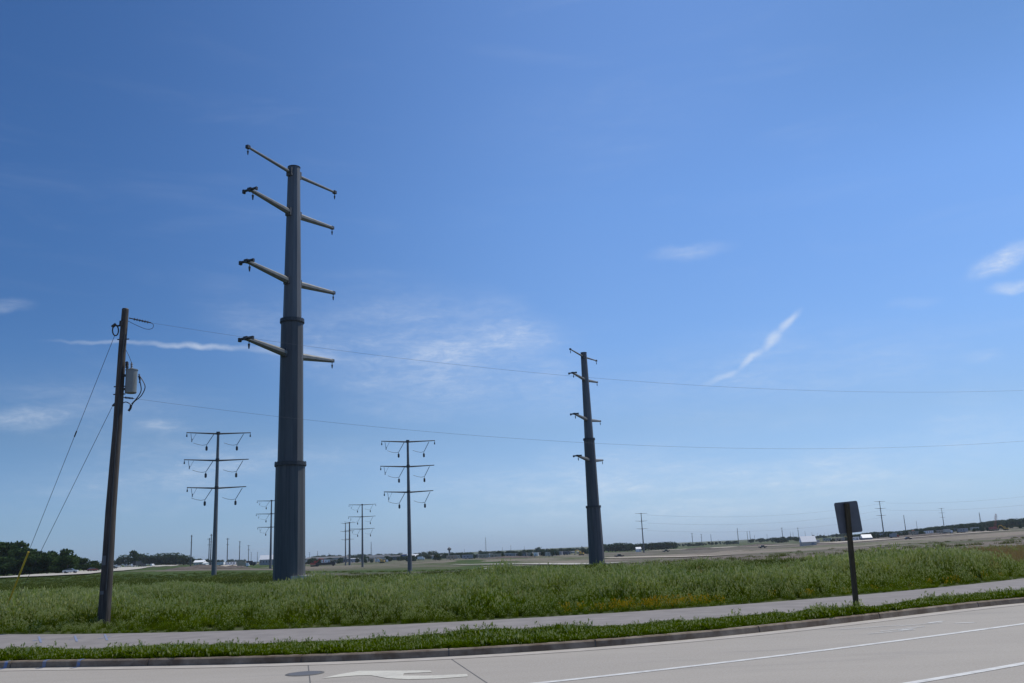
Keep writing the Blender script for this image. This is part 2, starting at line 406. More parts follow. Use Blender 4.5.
def build_ground():
    us = np.concatenate([np.linspace(-2.0, -.66, 40, endpoint=False), np.linspace(-.66, .66, 300), np.linspace(.67, 1.5, 24)])
    T = np.concatenate([np.linspace(0, 1, 26, endpoint=False), 1+np.linspace(0, 1, 230)])
    pxs = np.interp(us, COLU, COLS)
    vs = []; wts = []
    for t in T:
        for u, px in zip(us, pxs):
            y0 = ray_curve(kerb, u) if t == 0 else y0s[u]
            if t == 0:
                y0s[u] = y0
            ym = max(62.0, y0+6)
            Y = y0+(ym-y0)*t if t < 1 else math.exp(math.log(ym)+(math.log(8900)-math.log(ym))*(t-1))
            X = u*Y
            vs.append((X, Y, ter(X, Y)-.012)); wts.append(zone(px, Y, X))
    n = len(us); fs = [(r*n+c, r*n+c+1, (r+1)*n+c+1, (r+1)*n+c) for r in range(len(T)-1) for c in range(n-1)]
    me = bpy.data.meshes.new('ground'); me.from_pydata(vs, [], fs)
    at = me.color_attributes.new('zone', 'FLOAT_COLOR', 'POINT')
    at.data.foreach_set('color', [c for w4 in wts for c in w4])
    me.polygons.foreach_set('use_smooth', [True]*len(me.polygons))
    m, nt, b = new_mat('ground_soil_and_turf'); N, L = nt.nodes, nt.links
    A = N.new('ShaderNodeAttribute'); A.attribute_name = 'zone'
    sep = N.new('ShaderNodeSeparateColor'); L.new(A.outputs['Color'], sep.inputs[0])
    geo = N.new('ShaderNodeNewGeometry')
    def nz(scale, detail=6, st=(1, 1, 1)):
        mm = N.new('ShaderNodeMapping'); mm.inputs['Scale'].default_value = st; L.new(geo.outputs['Position'], mm.inputs[0])
        q = N.new('ShaderNodeTexNoise'); q.inputs['Scale'].default_value = scale; q.inputs['Detail'].default_value = detail
        q.inputs['Roughness'].default_value = .65; L.new(mm.outputs[0], q.inputs['Vector']); return q.outputs['Fac']
    def mr(v, lo, hi, a=0., b_=1.):
        q = N.new('ShaderNodeMapRange'); q.inputs[1].default_value = lo; q.inputs[2].default_value = hi
        q.inputs[3].default_value = a; q.inputs[4].default_value = b_; L.new(v, q.inputs[0]); return q.outputs[0]
    def mixc_(f, a, b_):
        q = N.new('ShaderNodeMix'); q.data_type = 'RGBA'
        L.new(f, q.inputs[0]) if not isinstance(f, float) else setattr(q.inputs[0], 'default_value', f)
        for i, c in ((6, a), (7, b_)):
            if isinstance(c, tuple): q.inputs[i].default_value = (*c, 1)
            else: L.new(c, q.inputs[i])
        return q.outputs[2]
    f1, f2, f3 = nz(.05, 8), nz(.6, 6), nz(.013, 8, (1, .5, 1))
    green = mixc_(mr(f1, .35, .65), (.030, .055, .010), (.062, .088, .022))
    dirt = mixc_(mr(f1, .35, .65), (.108, .090, .080), (.185, .155, .138))
    pale = mixc_(mr(f2, .3, .7), (.17, .145, .12), (.25, .215, .18))
    dry = mixc_(mr(f2, .3, .7), (.085, .076, .064), (.135, .118, .104))
    c = green
    def wgt(ch, lo=-.35):
        mm = N.new('ShaderNodeMath'); mm.operation = 'ADD'; L.new(ch, mm.inputs[0]); L.new(mr(f3, .3, .7, -.28, .28), mm.inputs[1])
        m2 = N.new('ShaderNodeMath'); m2.operation = 'ADD'; L.new(mm.outputs[0], m2.inputs[0]); L.new(mr(f2, .3, .7, -.15, .15), m2.inputs[1])
        return mr(m2.outputs[0], .32, .72)
    gate = N.new('ShaderNodeMath'); gate.operation = 'GREATER_THAN'; gate.inputs[1].default_value = .02
    c = mixc_(wgt(sep.outputs['Green']), c, dirt)
    c = mixc_(wgt(sep.outputs['Blue']), c, pale)
    c = mixc_(wgt(A.outputs['Alpha']), c, dry)
    # close to the camera everything is turf soil
    pos = N.new('ShaderNodeSeparateXYZ'); L.new(geo.outputs['Position'], pos.inputs[0])
    c = mixc_(mr(pos.outputs['Y'], 62, 75), mixc_(mr(f2, .3, .7), (.035, .05, .016), (.075, .085, .032)), c)
    L.new(c, b.inputs['Base Color']); b.inputs['Roughness'].default_value = .95
    b.inputs['Specular IOR Level'].default_value = .1
    bp = N.new('ShaderNodeBump'); bp.inputs['Strength'].default_value = .6; bp.inputs['Distance'].default_value = .3
    L.new(f2, bp.inputs['Height']); L.new(bp.outputs[0], b.inputs['Normal'])
    me.materials.append(m)
    o = bpy.data.objects.new('ground', me); sc.collection.objects.link(o); struct(o)
y0s = {}
build_ground()

# ------------------------------------------------------------------ road, kerb, path
def norm_at(fn, x):
    s = (fn(x+.05)-fn(x-.05))/.1; L = math.hypot(1, s); return (s/L, -1/L)      # towards the road (smaller y)
def off(fn, x, d):
    nx, ny = norm_at(fn, x); return (x+nx*d, fn(x)+ny*d)
RZ = -.13
def concrete_mat():
    m, nt, b = new_mat('road_concrete'); N, L = nt.nodes, nt.links
    g = N.new('ShaderNodeNewGeometry')
    def nz(s, det=6, st=(1, 1, 1)):
        mm = N.new('ShaderNodeMapping'); mm.inputs['Scale'].default_value = st; mm.inputs['Rotation'].default_value = (0, 0, -.3)
        L.new(g.outputs['Position'], mm.inputs[0])
        q = N.new('ShaderNodeTexNoise'); q.inputs['Scale'].default_value = s; q.inputs['Detail'].default_value = det
        q.inputs['Roughness'].default_value = .7; L.new(mm.outputs[0], q.inputs['Vector']); return q.outputs['Fac']
    def mr(v, lo, hi):
        q = N.new('ShaderNodeMapRange'); q.inputs[1].default_value = lo; q.inputs[2].default_value = hi; L.new(v, q.inputs[0]); return q.outputs[0]
    def mx(f, a, c):
        q = N.new('ShaderNodeMix'); q.data_type = 'RGBA'; L.new(f, q.inputs[0])
        for i, k in ((6, a), (7, c)):
            if isinstance(k, tuple): q.inputs[i].default_value = (*k, 1)
            else: L.new(k, q.inputs[i])
        return q.outputs[2]
    a = mx(mr(nz(.45, 8, (.35, 1.3, 1)), .3, .7), (.248, .222, .187), (.315, .285, .243))
    a = mx(mr(nz(30, 3), .35, .75), a, (.35, .325, .295))
    a = mx(mr(nz(90, 2), .62, .75), a, (.2, .19, .18))
    st = N.new('ShaderNodeMath'); st.operation = 'MULTIPLY'; L.new(mr(nz(.9, 7, (.25, 2.2, 1)), .56, .75), st.inputs[0]); st.inputs[1].default_value = .6
    a = mx(st.outputs[0], a, (.19, .18, .17))
    L.new(a, b.inputs['Base Color']); b.inputs['Roughness'].default_value = .85
    bp = N.new('ShaderNodeBump'); bp.inputs['Strength'].default_value = .35; bp.inputs['Distance'].default_value = .006
    L.new(nz(60, 3), bp.inputs['Height']); L.new(bp.outputs[0], b.inputs['Normal'])
    return m
M['road'] = concrete_mat()
M['gutter'] = simple('gutter_concrete', (.33, .30, .265), .85, scale=2.5, col2=(.40, .37, .335), coord='Object')
M['path'] = simple('path_asphalt', (.170, .154, .146), .9, scale=1.4, col2=(.225, .205, .195), coord='Object', bump=.2)
xs = np.concatenate([np.linspace(-130, -20, 12, endpoint=False), np.linspace(-20, 22, 120), np.linspace(24, 100, 10)])
m = MB()
for r, t in enumerate(np.linspace(0, 1, 14)):
    for x in xs: m.v.append((x, (kerb(x)-.05)*(1-t)+(-60)*t, RZ))
n = len(xs); m.f = [(r*n+c, (r+1)*n+c, (r+1)*n+c+1, r*n+c+1) for r in range(13) for c in range(n-1)]
struct(m.build('road', M['road']))
def ribbon(fa, fb, xsr, z):
    m = MB()
    for x in xsr:
        a, b_ = fa(x), fb(x); m.v += [(*a, z), (*b_, z)]
    m.f = [(2*i, 2*i+2, 2*i+3, 2*i+1) for i in range(len(xsr)-1)]
    return m
xr = np.linspace(-60, 70, 320)
struct(ribbon(lambda x: off(kerb, x, .58), lambda x: off(kerb, x, .15), xr, RZ+.006).build('gutter', M['gutter']))
# kerb stones: separate casts with joints, swept along the curve
kp = [(0.0, -.2), (0.0, -.005), (.012, .004), (.125, .004), (.15, -.02), (.175, -.2)]
m = MB(); x = -60.0; jx = [-4.05, -1.4, 1.25, 4.6]
def block(x0, x1, kp=kp, m=m):
    st = max(2, int((x1-x0)/.2)); ring = []
    for x_ in np.linspace(x0, x1, st):
        ring.append([(*off(kerb, x_, d), z) for d, z in kp])
    o = len(m.v); k = len(kp)
    for q in ring: m.v += q
    for i in range(st-1):
        for j in range(k-1): m.f.append((o+i*k+j, o+i*k+j+1, o+(i+1)*k+j+1, o+(i+1)*k+j))
    m.f.append(tuple(o+j for j in range(k))); m.f.append(tuple(o+(st-1)*k+j for j in range(k))[::-1])
cuts = [-60]+[-4.05-3*i for i in range(18, 0, -1)]+jx+[4.6+3.1*i for i in range(1, 20)]
for a, b_ in zip(cuts[:-1], cuts[1:]): block(a+.012, b_-.012)
struct(m.build('kerb', M['curb']))
m2 = MB(); block(-60, 62, [(.012, -.22), (.012, -.02), (.135, -.02), (.16, -.2)], m2); struct(m2.build('kerb_joint_filler', M['joint']))
# path (asphalt) draped over the verge
m = MB()
for x in np.linspace(-60, 70, 360): m.v += [(x, path_near(x), .004), (x, path_far(x), .004)]
m.f = [(2*i, 2*i+2, 2*i+3, 2*i+1) for i in range(359)]
struct(m.build('path', M['path']))

# road markings
def poly_px(name, pts, mat, z=RZ+.006):
    m = MB(); m.v = [on_plane(a, b, z) for a, b in pts]; m.f = [tuple(range(len(pts)))]
    o = m.build(name, mat); return struct(o)
def line_world(name, pts, wd, mat, z, seg=26):
    """painted line along world points with width wd"""
    P = np.array(pts, float); cx = np.polyfit(P[:, 0], P[:, 1], min(3, len(P)-1))
    x = np.linspace(P[0, 0], P[-1, 0], seg); m = MB()
    for a in x:
        y = np.polyval(cx, a); s = np.polyval(np.polyder(cx), a); L = math.hypot(1, s); nx, ny = -s/L, 1/L
        m.v += [(a+nx*wd/2, y+ny*wd/2, z), (a-nx*wd/2, y-ny*wd/2, z)]
    m.f = [(2*i, 2*i+1, 2*i+3, 2*i+2) for i in range(seg-1)]
    return struct(m.build(name, mat))
line_world('lane_line', [(-2.2, 12.35), (.34, 13.27), (3.79, 14.95), (6.32, 16.28), (9.67, 18.3), (16, 22.0)], .14, M['paint'], RZ+.005, 60)
line_world('lane_line', [(1.5, 10.2), (4.76, 11.80), (6.8, 13.02), (12, 16.3)], .14, M['paint'], RZ+.005, 60)
def W(px, py): p = on_plane(px, py, RZ); return p
poly_px('arrow_marking', [(322, 678.2), (340, 674), (359.4, 670.8), (430, 670.4), (432, 672), (404, 673.4), (403, 675.4), (425, 675.6), (467, 674.0), (468, 676.4), (440, 678.4), (408.6, 679.3), (387.5, 678.2), (371, 675.2), (357, 675.4)], M['yolk'])
for i, (p, q) in enumerate([((840, 629.5), (900, 625.5)), ((868, 634), (915, 630)), ((899, 630.5), (913, 629)), ((900, 626), (942, 623)), ((928, 623.2), (943, 621.3)), ((955, 623.5), (975, 622.5)), ((880, 631.5), (925, 626.5))]):
    a, b_ = W(*p), W(*q)
    line_world('worn_symbol_marking', [a[:2], b_[:2]], .10 if i in (2, 4, 5) else .05, M['paint'], RZ+.005, 3)
line_world('slab_joint', [(-4.04, 17.5), (-3.6, 15.7), (-2.7, 12.0)], .018, M['joint'], RZ+.0025, 12)
line_world('slab_joint', [(-1.42, 17.1), (-.57, 13.46), (.2, 10.2)], .02, M['joint'], RZ+.0025, 12)
m = MB(); m.v = [(0, 0, 0)]+[(.31*math.cos(a), .31*math.sin(a), 0) for a in np.linspace(0, 2*math.pi, 33)[:-1]]
m.f = [(0, i+1, (i+1) % 32+1) for i in range(32)]
mh = m.build('manhole_cover', None); mh.location = (-3.62, 15.5, RZ+.009); mh.scale = (.85, .85, 1)
mh.data.materials.append(M['manhole'])
tag(mh, 'round dark iron manhole cover set in the road left of the painted arrow', 'manhole cover')
m = MB()
for r_ in (.36, .30): pass
ring = MB()
for a in np.linspace(0, 2*math.pi, 33): ring.v += [(.31*math.cos(a), .31*math.sin(a), .002), (.37*math.cos(a), .37*math.sin(a), -.004)]
ring.f = [(2*i, 2*i+1, 2*i+3, 2*i+2) for i in range(32)]
rg = ring.build('frame_ring', M['joint'], mh)
# blue utility paint
for (px, py, z, wd) in [(40, 639.5, .009, .06), (76, 638.6, .009, .05), (106, 637.2, .009, .07)]:
    a, b_ = on_plane(px-7, py+1.2, z), on_plane(px+5, py-1.0, z)
    line_world('utility_paint_mark', [a[:2], b_[:2]], wd, M['bluepaint'], z, 4)
    a, b_ = on_plane(px-1.2, py-3.0, z), on_plane(px+1.0, py+3.0, z)
    m = MB(); m.v = [(a[0]-.03, a[1], z+.002), (a[0]+.03, a[1], z+.002), (b_[0]+.03, b_[1], z+.002), (b_[0]-.03, b_[1], z+.002)]; m.f = [(0, 1, 2, 3)]
    struct(m.build('utility_paint_mark', M['bluepaint']))
for px in (10, 45, 77):
    x_ = on_plane(px, 661, 0)[0]; m = MB(); ring = []
    for xx in (x_-.04, x_+.04):
        ring.append([(*off(kerb, xx, d), z) for d, z in ((.005, .008), (.126, .008), (.155, -.018), (.172, -.124), (.36, -.118))])
    for q in ring: m.v += q
    m.f = [(j, j+1, 5+j+1, 5+j) for j in range(4)]
    struct(m.build('utility_paint_mark', M['bluepaint']))

# ------------------------------------------------------------------ grass
def set_tint(me, vals):
    a = me.attributes.new('tint', 'FLOAT', 'POINT'); a.data.foreach_set('value', vals)
def clump(name, n, rad, hmin, hmax, wd, lean, seeds=0.0, kind='grass', leafy=0.0, rnd=None):
    rnd = rnd or random
    vs, fs, tint, mi = [], [], [], []
    for i in range(n):
        a = rnd.uniform(0, 6.283); r = rad*math.sqrt(rnd.random())
        bx, by = r*math.cos(a), r*math.sin(a)
        h = rnd.uniform(hmin, hmax)*(1-.25*r/rad); ln = rnd.uniform(.1, 1)*lean*h; la = rnd.uniform(0, 6.283)
        wa = rnd.uniform(0, 6.283); wx, wy = math.cos(wa)*wd/2, math.sin(wa)*wd/2
        tv = rnd.random()**2; o = len(vs)
        for k, t in enumerate((0, .4, .75, 1)):
            cx, cy, cz = bx+math.cos(la)*ln*t*t, by+math.sin(la)*ln*t*t, h*t*(1-.12*t*lean)
            wk = (1, .85, .5, .08)[k]
            vs += [(cx-wx*wk, cy-wy*wk, cz), (cx+wx*wk, cy+wy*wk, cz)]; tint += [tv, tv]
        for k in range(3): fs.append((o+2*k, o+2*k+1, o+2*k+3, o+2*k+2)); mi.append(0)
        if rnd.random() < leafy:
            for q in range(5):
                t = rnd.uniform(.15, .95); ls = .5 if kind == 'verge' else 1.0; cx, cy, cz = bx+math.cos(la)*ln*t*t, by+math.sin(la)*ln*t*t, h*t
                aa = rnd.uniform(0, 6.283); s = rnd.uniform(.03, .07)*ls; o = len(vs); dz = rnd.uniform(-.02, .04)
                vs += [(cx, cy, cz), (cx+s*math.cos(aa-.4), cy+s*math.sin(aa-.4), cz+dz), (cx+1.7*s*math.cos(aa), cy+1.7*s*math.sin(aa), cz+dz*.6), (cx+s*math.cos(aa+.4), cy+s*math.sin(aa+.4), cz+dz)]
                tint += [tv]*4; fs.append((o, o+1, o+2, o+3)); mi.append(0)
        if rnd.random() < seeds:
            tx, ty, tz = bx+math.cos(la)*ln, by+math.sin(la)*ln, h*(1-.12*lean)
            tv = rnd.random()
            for q in range(3):
                o = len(vs); aa = rnd.uniform(0, 3.14); s = rnd.uniform(.008, .016); hh = rnd.uniform(.05, .12)
                ox, oy = rnd.uniform(-.02, .02), rnd.uniform(-.02, .02); b0 = tz-hh*rnd.uniform(.2, .9)
                vs += [(tx+ox, ty+oy, b0), (tx+ox+s*math.cos(aa), ty+oy+s*math.sin(aa), b0+hh*.5), (tx+ox*1.5, ty+oy*1.5, b0+hh), (tx+ox-s*math.cos(aa), ty+oy-s*math.sin(aa), b0+hh*.5)]
                tint += [tv]*4; fs.append((o, o+1, o+2, o+3)); mi.append(1)
    me = bpy.data.meshes.new(name); me.from_pydata(vs, [], fs)
    me.materials.append(M[kind]); me.materials.append(M['seed' if kind in ('grass', 'verge', 'field') else kind])
    me.polygons.foreach_set('material_index', mi); set_tint(me, tint)
    return bpy.data.objects.new(name, me)
def scatter(name, sources, pts, scl, idx, tilt=.12):
    coll = bpy.data.collections.new(name+'_clumps')
    for i, s in enumerate(sources):
        s.name = '%s_%02d' % (name+'_clump', i); coll.objects.link(s)
    me = bpy.data.meshes.new(name); me.from_pydata(pts, [], [])
    n = len(pts)
    a = me.attributes.new('rot', 'FLOAT_VECTOR', 'POINT'); rv = np.zeros((n, 3)); rv[:, 0] = rng.uniform(-tilt, tilt, n); rv[:, 1] = rng.uniform(-tilt, tilt, n); rv[:, 2] = rng.uniform(0, 6.28, n)
    a.data.foreach_set('vector', rv.ravel())
    a = me.attributes.new('scl', 'FLOAT', 'POINT'); a.data.foreach_set('value', scl)
    a = me.attributes.new('idx', 'INT', 'POINT'); a.data.foreach_set('value', [int(i) for i in idx])
    o = bpy.data.objects.new(name, me); sc.collection.objects.link(o)
    g = bpy.data.node_groups.new(name+'_scatter', 'GeometryNodeTree')
    g.interface.new_socket('Geometry', in_out='INPUT', socket_type='NodeSocketGeometry')
    g.interface.new_socket('Geometry', in_out='OUTPUT', socket_type='NodeSocketGeometry')
    N, L = g.nodes, g.links
    gi, go = N.new('NodeGroupInput'), N.new('NodeGroupOutput')
    ci = N.new('GeometryNodeCollectionInfo'); ci.inputs['Collection'].default_value = coll
    ci.inputs['Separate Children'].default_value = True; ci.inputs['Reset Children'].default_value = True
    ip = N.new('GeometryNodeInstanceOnPoints'); ip.inputs['Pick Instance'].default_value = True
    def attr(nm, ty):
        q = N.new('GeometryNodeInputNamedAttribute'); q.data_type = ty; q.inputs['Name'].default_value = nm; return q.outputs['Attribute']
    L.new(gi.outputs[0], ip.inputs['Points']); L.new(ci.outputs[0], ip.inputs['Instance'])
    L.new(attr('rot', 'FLOAT_VECTOR'), ip.inputs['Rotation']); L.new(attr('scl', 'FLOAT'), ip.inputs['Scale'])
    L.new(attr('idx', 'INT'), ip.inputs['Instance Index'])
    L.new(ip.outputs[0], go.inputs[0])
    md = o.modifiers.new('scatter', 'NODES'); md.node_group = g
    return o
def nse(x, y, s, k=0.0): return mnoise.noise(Vector((x*s, y*s, k)))

# tall meadow
src = []
for i in range(6): src.append(clump('c', 70, .26, .28, .68, .011, .5, .11, 'grass', .12))
for i in range(3): src.append(clump('c', 52, .24, .45, .95, .009, .35, .55, 'grass', .05))
for i in range(3): src.append(clump('c', 55, .30, .20, .50, .013, .6, .03, 'grass', .6))
pts, scl, idx = [], [], []
Ymin, Ymax = 22.0, 74.0
cnt = 30000
for _ in range(cnt):
    Y = Ymin+(Ymax-Ymin)*random.random()**1.05; u = random.uniform(-.66, .66); X = u*Y
    d = Y-path_far(X)
    if d < .12: continue
    lim = float(np.interp(u, [-.6, -.06, .0, .30, .42, .6], [57, 57, 50, 50, 57, 60]))+3*nse(X, 0, .07)+4*nse(X, Y, .3)
    sfade = 1.0
    if Y > lim: 
        if random.random() < .5: continue
        sfade = .6
    # keep clear of the big tower's foot
    if math.hypot(X+20.1, Y-80) < 3: continue
    hN = nse(X, Y, .16, 2.2); hM = nse(X, Y, .5, 5.0)
    s = .92+.5*hN+.45*hM
    if d < 2.6: s *= .26+.74*(max(0, d-.5)/2.1)
    if math.hypot(X+12.7, Y-27.2) < 1.5: s *= .4
    s *= sfade*(1 if Y < 42 else .85)
    pts.append((X, Y, ter(X, Y)-.02)); scl.append(max(.25, s)*random.uniform(.85, 1.15))
    q = hN+.6*nse(X, Y, .4, 9)+random.uniform(-.35, .35)
    idx.append(random.randrange(6, 9) if q > .18 else (random.randrange(9, 12) if q < -.30 else random.randrange(0, 6)))
tag(scatter('meadow_grass', src, pts, scl, idx), 'tall green meadow grass with pale seed heads behind the path', 'grass', kind='stuff')

# lower growth beyond the meadow
src = [clump('c', 60, .7, .15, .45, .03, .5, .05, 'field', .3) for i in range(4)]
pts, scl, idx = [], [], []
for _ in range(9000):
    Y = 60*math.exp(random.random()*math.log(260/60)); u = random.uniform(-.64, .64); X = u*Y
    px = float(np.interp(u, COLU, COLS)); zg = zone(px, Y, X)
    if random.random() > zg[0]*.9+.04: continue
    if math.hypot(X+20.1, Y-80) < 3 : continue
    pts.append((X, Y, ter(X, Y)-.03)); scl.append(random.uniform(.6, 1.3)); idx.append(random.randrange(4))
tag(scatter('field_grass', src, pts, scl, idx), 'short rough grass in the flat field beyond the meadow', 'grass', kind='stuff')

# brown flowering dock in the meadow, right
src = [clump('c', 16, .25, .5, .95, .02, .25, 1.0, 'dock', .8) for i in range(3)]
pts, scl, idx = [], [], []
for _ in range(620):
    px = random.gauss(1000, 42) if random.random() < .7 else random.uniform(880, 1100)
    Y = random.gauss(47, 3.2); u = float(np.interp(px, COLS, COLU)); X = u*Y
    if nse(X, Y, .25, 4) < -.15: continue
    pts.append((X, Y, 0)); scl.append(random.uniform(.7, 1.1)); idx.append(random.randrange(3))
for _ in range(160):
    Y = random.uniform(27, 60); X = random.uniform(-.6, .6)*Y
    if Y-path_far(X) < .6 or nse(X, Y, .2, 14) < .1: continue
    pts.append((X, Y, 0)); scl.append(random.uniform(.5, .95)); idx.append(random.randrange(3))
tag(scatter('dock_weeds', src, pts, scl, idx), 'rusty brown seeding weeds standing in the meadow at the right', 'weeds', kind='stuff')

# yellow flowers at the path edge
src = [clump('c', 20, .22, .2, .5, .010, .4, .5, 'flower', .25) for i in range(2)]
for s_ in src:
    s_.data.materials[0] = M['grass']
pts, scl, idx = [], [], []
for _ in range(110):
    px = random.gauss(645, 34) if random.random() < .6 else random.uniform(520, 1000)
    yy = random.gauss(.9, .5); u = float(np.interp(px, COLS, COLU)); Y0 = ray_curve(path_far, u); Y = Y0+abs(yy)+.1
    pts.append((u*Y, Y, .0)); scl.append(random.uniform(.3, .75)); idx.append(random.randrange(2))
tag(scatter('yellow_wildflowers', src, pts, scl, idx), 'small yellow wildflowers along the far edge of the path', 'wildflowers', kind='stuff')

# verge between kerb and path
src = [clump('c', 64, .16, .04, .17, .009, .8, .02, 'verge', .6) for i in range(5)]+[clump('c', 16, .10, .12, .36, .009, .5, .15, 'verge', .8) for i in range(3)]
pts, scl, idx = [], [], []
for _ in range(16000):
    u = random.uniform(-.68, .68); Y0, Y1 = ray_curve(kerb, u), 0
    t = random.random(); X = u*(Y0+1.2); ya, yb = kerb(X)-.02, path_near(X)+.12
    Y = ya+(yb-ya)*t
    tall = random.random() < .03+.25*max(0, nse(X, Y, .8, 3)-.1)
    edge = min(Y-ya, yb-Y)
    if edge < .1 and random.random() < .3: continue
    s = .9+.7*nse(X, Y, .7, 1)+.4*nse(X, Y, 2.1, 6)
    pts.append((X, Y, -.01)); scl.append(max(.4, s)*random.uniform(.55, .85)*(.7 if edge < .12 else 1)); idx.append(random.randrange(5, 8) if tall else random.randrange(5))
tag(scatter('verge_weeds', src, pts, scl, idx), 'low bright green weeds and grass between the kerb and the path', 'weeds', kind='stuff')

# ------------------------------------------------------------------ large steel monopoles
def ngon_section(m, z0, z1, r0, r1, n=12, rot=0.0):
    m.tube([(0, 0, z0), (0, 0, z1)], [r0, r1], n)
def monopole(loc, label, arms, secs, H, foot=True):
    root = empty('transmission_monopole', loc, 0, label, 'power pole', 'large four level steel poles without conductors')
    for k, (z0, z1, d0, d1) in enumerate(secs):
        m = MB(); ngon_section(m, z0, z1, d0/2, d1/2, 12)
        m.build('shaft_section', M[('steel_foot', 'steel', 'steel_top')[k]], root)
        if k < len(secs)-1:
            f = MB(); m2 = d1/2+.12
            f.tube([(0, 0, z1-.16), (0, 0, z1-.002)], [m2, m2], 24); f.tube([(0, 0, z1+.002), (0, 0, z1+.16)], [m2-.01, m2-.01], 24)
            for q in range(24):
                a = q*math.tau/24; f.tube([((m2-.06)*math.cos(a), (m2-.06)*math.sin(a), z1-.22), ((m2-.06)*math.cos(a), (m2-.06)*math.sin(a), z1+.23)], .025, 5)
            f.build('flange', M['dark_steel'], root)
    c = MB(); c.tube([(0, 0, H), (0, 0, H+.06)], [secs[-1][3]/2+.04]*2, 16); c.build('cap_plate', M['dark_steel'], root)
    if foot:
        b = MB(); b.tube([(.75, .2, -.6), (.75, .2, .5)], 1.5, 28); b.build('foundation', M['concrete_found'], root)
    th = R_(63.5); dx, dy = math.cos(th), math.sin(th)
    def radius(z):
        for z0, z1, d0, d1 in secs:
            if z0 <= z <= z1: return (d0+(d1-d0)*(z-z0)/(z1-z0))/2
        return .6
    for li, (z, L, rb, rt) in enumerate(arms):
        pr = radius(z)
        for s in (-1, 1):
            m = MB(); r0 = pr-.05; rise = .32 if li == 0 else .42
            m.tube([(s*dx*r0, s*dy*r0, z), (s*dx*L, s*dy*L, z+rise)], [rb, rt], 8)
            arm = m.build('crossarm', M['arm_steel'], root)
            b = MB(); b.box((s*dx*(pr+.05), s*dy*(pr+.05), z), (.22, .62, .75), th); b.build('arm_bracket', M['steel'], arm)
            e = MB()
            ex, ey, ez = s*dx*L, s*dy*L, z+rise
            if li > 0 and s < 0:
                # yoke across the arm end
                px_, py_ = -dy, dx
                e.tube([(ex-px_*.78, ey-py_*.78, ez+.0), (ex+px_*.78, ey+py_*.78, ez+.0)], [.13, .13], 6)
                e.box((ex+px_*.72, ey+py_*.72, ez-.05), (.26, .2, .34), th); e.box((ex-px_*.74, ey-py_*.74, ez-.05), (.2, .14, .28), th); e.box((ex, ey, ez), (.34, .4, .3), th)
                e.build('end_yoke', M['dark_steel'], arm)
                h = MB(); hx, hy_ = s*dx*(L-.35), s*dy*(L-.35)
                h.tube([(hx, hy_, ez-.1), (hx, hy_, ez-.75)], [.035, .035], 6); h.tube([(hx, hy_, ez-.42), (hx, hy_, ez-.85)], [.11, .05], 8)
                h.build('hanger', M['dark_steel'], arm)
            else:
                e.box((ex, ey, ez), (.35, .3, .3), th); e.build('end_plate', M['dark_steel'], arm)
                h = MB(); h.tube([(ex, ey, ez-.1), (ex, ey, ez-.6)], [.035, .035], 6); h.tube([(ex, ey, ez-.4), (ex, ey, ez-.75)], [.09, .04], 8)
                h.build('hanger', M['dark_steel'], arm)
    return root
A = stand(290, 80)
monopole((-20.12, 80, 0), 'tallest dark steel pole, left of centre, with four arm levels',
         [(37.75, 6.2, .17, .11), (33.7, 5.8, .30, .17), (26.95, 6.0, .33, .18), (20.05, 5.85, .36, .19)],
         [(0, 10.1, 2.74, 2.55), (10.1, 23.2, 2.24, 1.98), (23.2, 38.4, 1.68, 1.13)], 38.4)
B = stand(596, 165); zb = -1.42
monopole((13.32, 165, zb), 'smaller looking dark steel pole with four arm levels, right of centre',
         [(38.1, 6.3, .17, .11), (33.7, 5.9, .30, .17), (26.2, 6.2, .33, .18), (18.75, 6.0, .36, .19)],
         [(-.6, 10.4, 2.9, 2.55), (10.4, 22.6, 2.24, 1.98), (22.6, 38.85, 1.68, 1.13)], 38.85)

